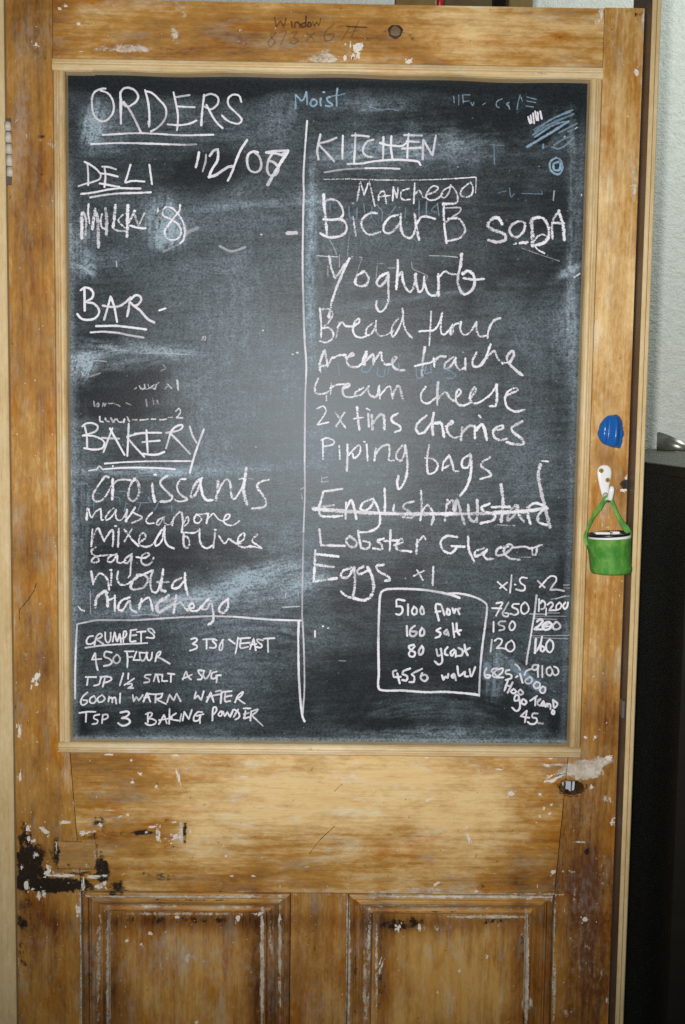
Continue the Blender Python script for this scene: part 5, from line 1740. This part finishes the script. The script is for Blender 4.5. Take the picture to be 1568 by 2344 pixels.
# ------------------------------------------------------------------ coat hook
def C3(cx_, cy_): return ((2000 + cx_ * .32003) / 1.55166, (1400 + cy_ * .32003) / 1.55166)
M_white = simple('white_plastic', (.82, .82, .80), .22, .5, var=.03, scale=80, bstr=.04)
M_brass = simple('brass_screw', (.55, .42, .16), .35, .5, .9, var=.3, scale=400)
hook = root('coat_hook', 'white plastic coat hook screwed to the door with two brass screws', 'hook', W(*C3(460, 950), 0))
outl = [(455, 784), (500, 792), (530, 825), (540, 870), (532, 930), (520, 985), (512, 1040), (512, 1100), (505, 1150), (470, 1160), (440, 1140), (418, 1080), (398, 1000), (384, 930), (378, 870), (388, 825), (415, 795)]
P = catmull([(C3(*p), False) for p in outl] + [(C3(*outl[0]), False)], 1.2)[:-1]
c0 = P.mean(0); bm = bmesh.new(); rings = []
for k, (s_, yy) in enumerate(((1.0, .0), (1.0, -.0030), (.96, -.0042), (.86, -.0050), (.5, -.0054))):
    rings.append([bm.verts.new(tuple(W(*(c0 + (p - c0) * np.array([s_, 1 - (1 - s_) * .45])), yy))) for p in P])
for k in range(len(rings) - 1):
    for i in range(len(P)):
        bm.faces.new([rings[k][i], rings[k][(i + 1) % len(P)], rings[k + 1][(i + 1) % len(P)], rings[k + 1][i]])
bm.faces.new(rings[-1]); link('hook_plate', bm_mesh(bm), M_white, hook, smooth=True)
def tube(path, radii, segs=14):
    """path of Vectors; radii list of (rx, ry)"""
    bm = bmesh.new(); rg = []
    n = len(path)
    for i, p in enumerate(path):
        d = (path[min(i + 1, n - 1)] - path[max(i - 1, 0)]).normalized()
        side = d.cross(Vector((0, 1, 0)));
        if side.length < .2: side = Vector((1, 0, 0))
        side.normalize(); up = side.cross(d).normalized()
        rx, ry = radii[i]
        rg.append([bm.verts.new(p + side * rx * math.cos(2 * math.pi * k / segs) + up * ry * math.sin(2 * math.pi * k / segs)) for k in range(segs)])
    for i in range(n - 1):
        for k in range(segs): bm.faces.new([rg[i][k], rg[i][(k + 1) % segs], rg[i + 1][(k + 1) % segs], rg[i + 1][k]])
    bm.faces.new(rg[0][::-1]); bm.faces.new(rg[-1])
    return bm_mesh(bm)
pp = [(468, 1110, -.004), (482, 1150, -.010), (500, 1178, -.018), (518, 1160, -.024), (532, 1110, -.027), (540, 1060, -.028), (542, 1032, -.028), (543, 1020, -.028)]
path = [W(*C3(x, y), d) for x, y, d in pp]
link('hook_prong', tube(path, [(.0036, .0030), (.0036, .0030), (.0034, .0030), (.0034, .0029), (.0036, .0029), (.0036, .0028), (.0028, .0022), (.0006, .0006)]), M_white, hook, smooth=True)
for sx, sy in ((425, 850), (495, 953)):
    p = W(*C3(sx, sy), -.0054)
    bm = bmesh.new(); bmesh.ops.create_cone(bm, cap_ends=True, segments=24, radius1=.0033, radius2=.0030, depth=.0010, matrix=Matrix.Translation((p.x, -.0056, p.z)) @ Matrix.Rotation(math.pi / 2, 4, 'X'))
    sc_ = link('screw', bm_mesh(bm), M_brass, hook)
    bm = bmesh.new(); box_bm(bm, p.x - .0022, p.x + .0022, -.00635, -.0060, p.z - .0004, p.z + .0004); box_bm(bm, p.x - .0004, p.x + .0004, -.00633, -.0060, p.z - .0022, p.z + .0022)
    link('screw_slot', bm_mesh(bm), simple('dark_slot', (.05, .035, .012), .6), sc_)

# ------------------------------------------------------------------ blue putty
blue_pts = [(590, 222), (625, 245), (645, 275), (655, 300), (662, 370), (674, 430), (672, 460), (660, 490), (655, 540), (628, 604), (600, 598), (545, 592), (500, 575), (450, 555), (415, 520), (388, 470), (381, 430), (395, 390), (405, 340), (430, 300), (465, 262), (500, 238), (545, 232)]
P = catmull([(C3(*p), False) for p in blue_pts] + [(C3(*blue_pts[0]), False)], 1.0)[:-1]
c0 = np.array(C3(545, 430)); bm = bmesh.new(); rings = []
NR = 22
def bh(q, s_):
    x = (q[0] - C3(530, 430)[0]) / 30.0; y = (q[1] - C3(530, 430)[1]) / 40.0
    base = math.sqrt(max(0, 1 - s_ ** 2.6))
    u = x + y * .12
    rdg = .62 + .42 * math.exp(-((u - .22) / .30) ** 2) - .22 * math.exp(-((u + .26) / .15) ** 2) + .16 * math.exp(-((u + .62) / .25) ** 2) - .12 * math.exp(-((u - .60) / .10) ** 2) + .06 * math.exp(-((u - .85) / .16) ** 2)
    return -.0128 * base * rdg * (1 + .03 * math.sin(y * 4 + x * 2))
for k in range(NR):
    s_ = 1 - k / NR
    ring = []
    for p in P:
        q = c0 + (p - c0) * s_; yy = bh(q, s_); w_ = W(q[0], q[1], 0); ring.append(bm.verts.new((w_.x, yy, w_.z)))
    rings.append(ring)
for k in range(NR - 1):
    for i in range(len(P)): bm.faces.new([rings[k][i], rings[k][(i + 1) % len(P)], rings[k + 1][(i + 1) % len(P)], rings[k + 1][i]])
bm.faces.new(rings[-1])
o = link('putty_lump', bm_mesh(bm), simple('glossy_blue_putty', (.012, .115, .40), .26, .5, var=.12, scale=120, bstr=.05), smooth=True)
o['label'] = 'glossy blue lump of putty pressed on the door above the hook'; o['category'] = 'putty'

# ------------------------------------------------------------------ little green bucket hanging from the hook
def green():
    t = NT('green_crepe_tape')
    n = t.noise(t.coord((75, 75, 55)), 1.0, 4, .6); f = t.noise(t.coord((500, 500, 160)), 1.0, 3, .6)
    c = t.ramp(n, [(.30, (.030, .16, .018)), (.52, (.075, .27, .035)), (.72, (.20, .38, .065))])
    c = t.mix(t.math('MULTIPLY', t.step(f, .55, .75), .30), c, (.20, .36, .16))
    t.bsdf(c, .62, .35, bump=t.math('ADD', f, n), bstr=.4, bdist=.0008)
    return t.m
M_green = green()
YBK = -.0265
tc = W(*C3(492, 1582), YBK); bc = W(*C3(535, 1985), YBK); ti = W(*C3(512, 1556), YBK)
bk = root('bucket', 'small green tape covered bucket hanging from the white hook', 'bucket', bc)
Rt = .0288; RI = .0268; N = 72
lean = Matrix.Rotation(math.radians(2.0), 4, 'Y')
def cyl(rows, zc=tc, cap=None, wrinkle=0.0, tilt=0.0):
    V = []; F = []
    for fr, rad in rows:
        c = (tc if zc is tc else zc).lerp(bc, fr)
        for i in range(N):
            a = 2 * math.pi * i / N
            wv = 1 + wrinkle * (math.sin(3 * a + fr * 4) * .5 + math.sin(7 * a - fr * 9) * .3 + math.sin(13 * a + fr * 21) * .2)
            V.append((c.x + math.cos(a) * rad * wv, c.y + math.sin(a) * rad * .96 * wv, c.z + math.cos(a) * rad * tilt))
    for k in range(len(rows) - 1):
        for i in range(N): F.append([k * N + i, k * N + (i + 1) % N, (k + 1) * N + (i + 1) % N, (k + 1) * N + i])
    if cap == 'end': F.append([(len(rows) - 1) * N + i for i in range(N)])
    if cap == 'start': F.append(list(range(N)))
    me = mesh(V, F); b_ = bmesh.new(); b_.from_mesh(me); bmesh.ops.recalc_face_normals(b_, faces=b_.faces); b_.to_mesh(me); b_.free()
    return me
TL = .075
link('body', cyl([(.04, Rt * .95), (.018, Rt * 1.0), (.06, Rt * 1.01), (.2, Rt * .97), (.35, Rt * .93), (.5, Rt * .905), (.7, Rt * .895), (.86, Rt * .90), (.94, Rt * .885), (.985, Rt * .84), (1.0, Rt * .74)], cap='end', wrinkle=.030, tilt=TL * .5), M_green, bk, smooth=True)
link('inner_cup', cyl([(.5, RI * .80), (.05, RI * .92), (.02, RI * .95), (.04, RI * .985), (.2, RI * .97)], zc=ti, tilt=TL), M_white, bk, smooth=True)
M_black = simple('black_plastic', (.012, .012, .013), .35, .5, var=.2)
link('rim', cyl([(.035, RI * .86), (-.030, RI * .90), (-.048, RI * .945), (-.030, RI * .99), (.022, RI * .99), (.03, RI * .955)], zc=ti, tilt=TL), M_black, bk, smooth=True)
# pale scraps lying inside
for nm, px0, px1, dy in (('paper_scrap', 350, 520, 0), ('paper_scrap', 540, 625, -8)):
    bm = bmesh.new()
    a = W(*C3(px0, 1556), YBK); b = W(*C3(px1, 1550), YBK); zc_ = ti.z + .0021 + (0 if dy == 0 else .0010)
    box_bm(bm, a.x, b.x, YBK - .004, YBK + .012, zc_ - .002, zc_ + .0006, .0009)
    o = link(nm, bm_mesh(bm), M_white); o['category'] = 'scrap'
    o['label'] = ('longer pale scrap inside the green bucket' if dy == 0 else 'shorter pale scrap inside the green bucket')
bm = bmesh.new()
bmesh.ops.create_circle(bm, cap_ends=True, segments=40, radius=RI * .89, matrix=Matrix.Translation((ti.x, ti.y, ti.z - .002)))
link('lid', bm_mesh(bm), M_black, bk)
# strap
def strap(pts, wid, th, name):
    P = [W(*C3(x, y), d) for x, y, d in pts]
    Q = []
    for i in range(len(P) - 1):
        p0 = P[i - 1] if i else P[0] * 2 - P[1]; p3 = P[i + 2] if i + 2 < len(P) else P[-1] * 2 - P[-2]
        for j in range(8):
            t = j / 8; t2, t3 = t * t, t ** 3
            Q.append(.5 * ((2 * P[i]) + (P[i + 1] - p0) * t + (2 * p0 - 5 * P[i] + 4 * P[i + 1] - p3) * t2 + (3 * P[i] - p0 - 3 * P[i + 1] + p3) * t3))
    Q.append(P[-1])
    n = len(Q)
    rad = []
    for i in range(n):
        t = i / (n - 1); k = np.interp(t, np.linspace(0, 1, len(wid)), wid)
        rad.append((k * (1 + .06 * math.sin(i * 1.3)), th))
    return link(name, tube(Q, rad, 12), M_green, bk, smooth=True)
strap([(262, 1680, -.032), (244, 1600, -.031), (262, 1520, -.029), (300, 1430, -.027), (350, 1330, -.023), (400, 1265, -.020), (445, 1200, -.017), (475, 1150, -.0155), (502, 1142, -.0155)], [.0018, .0024, .0018, .0023, .0035, .0032, .0027, .0023], .0008, 'handle')
strap([(502, 1143, -.0155), (530, 1165, -.0165), (550, 1205, -.018), (580, 1290, -.021), (620, 1375, -.024), (660, 1440, -.027), (705, 1500, -.029), (735, 1545, -.030), (738, 1600, -.028)], [.0020, .0024, .0025, .0027, .0032, .0044, .0034, .0020], .0008, 'handle')
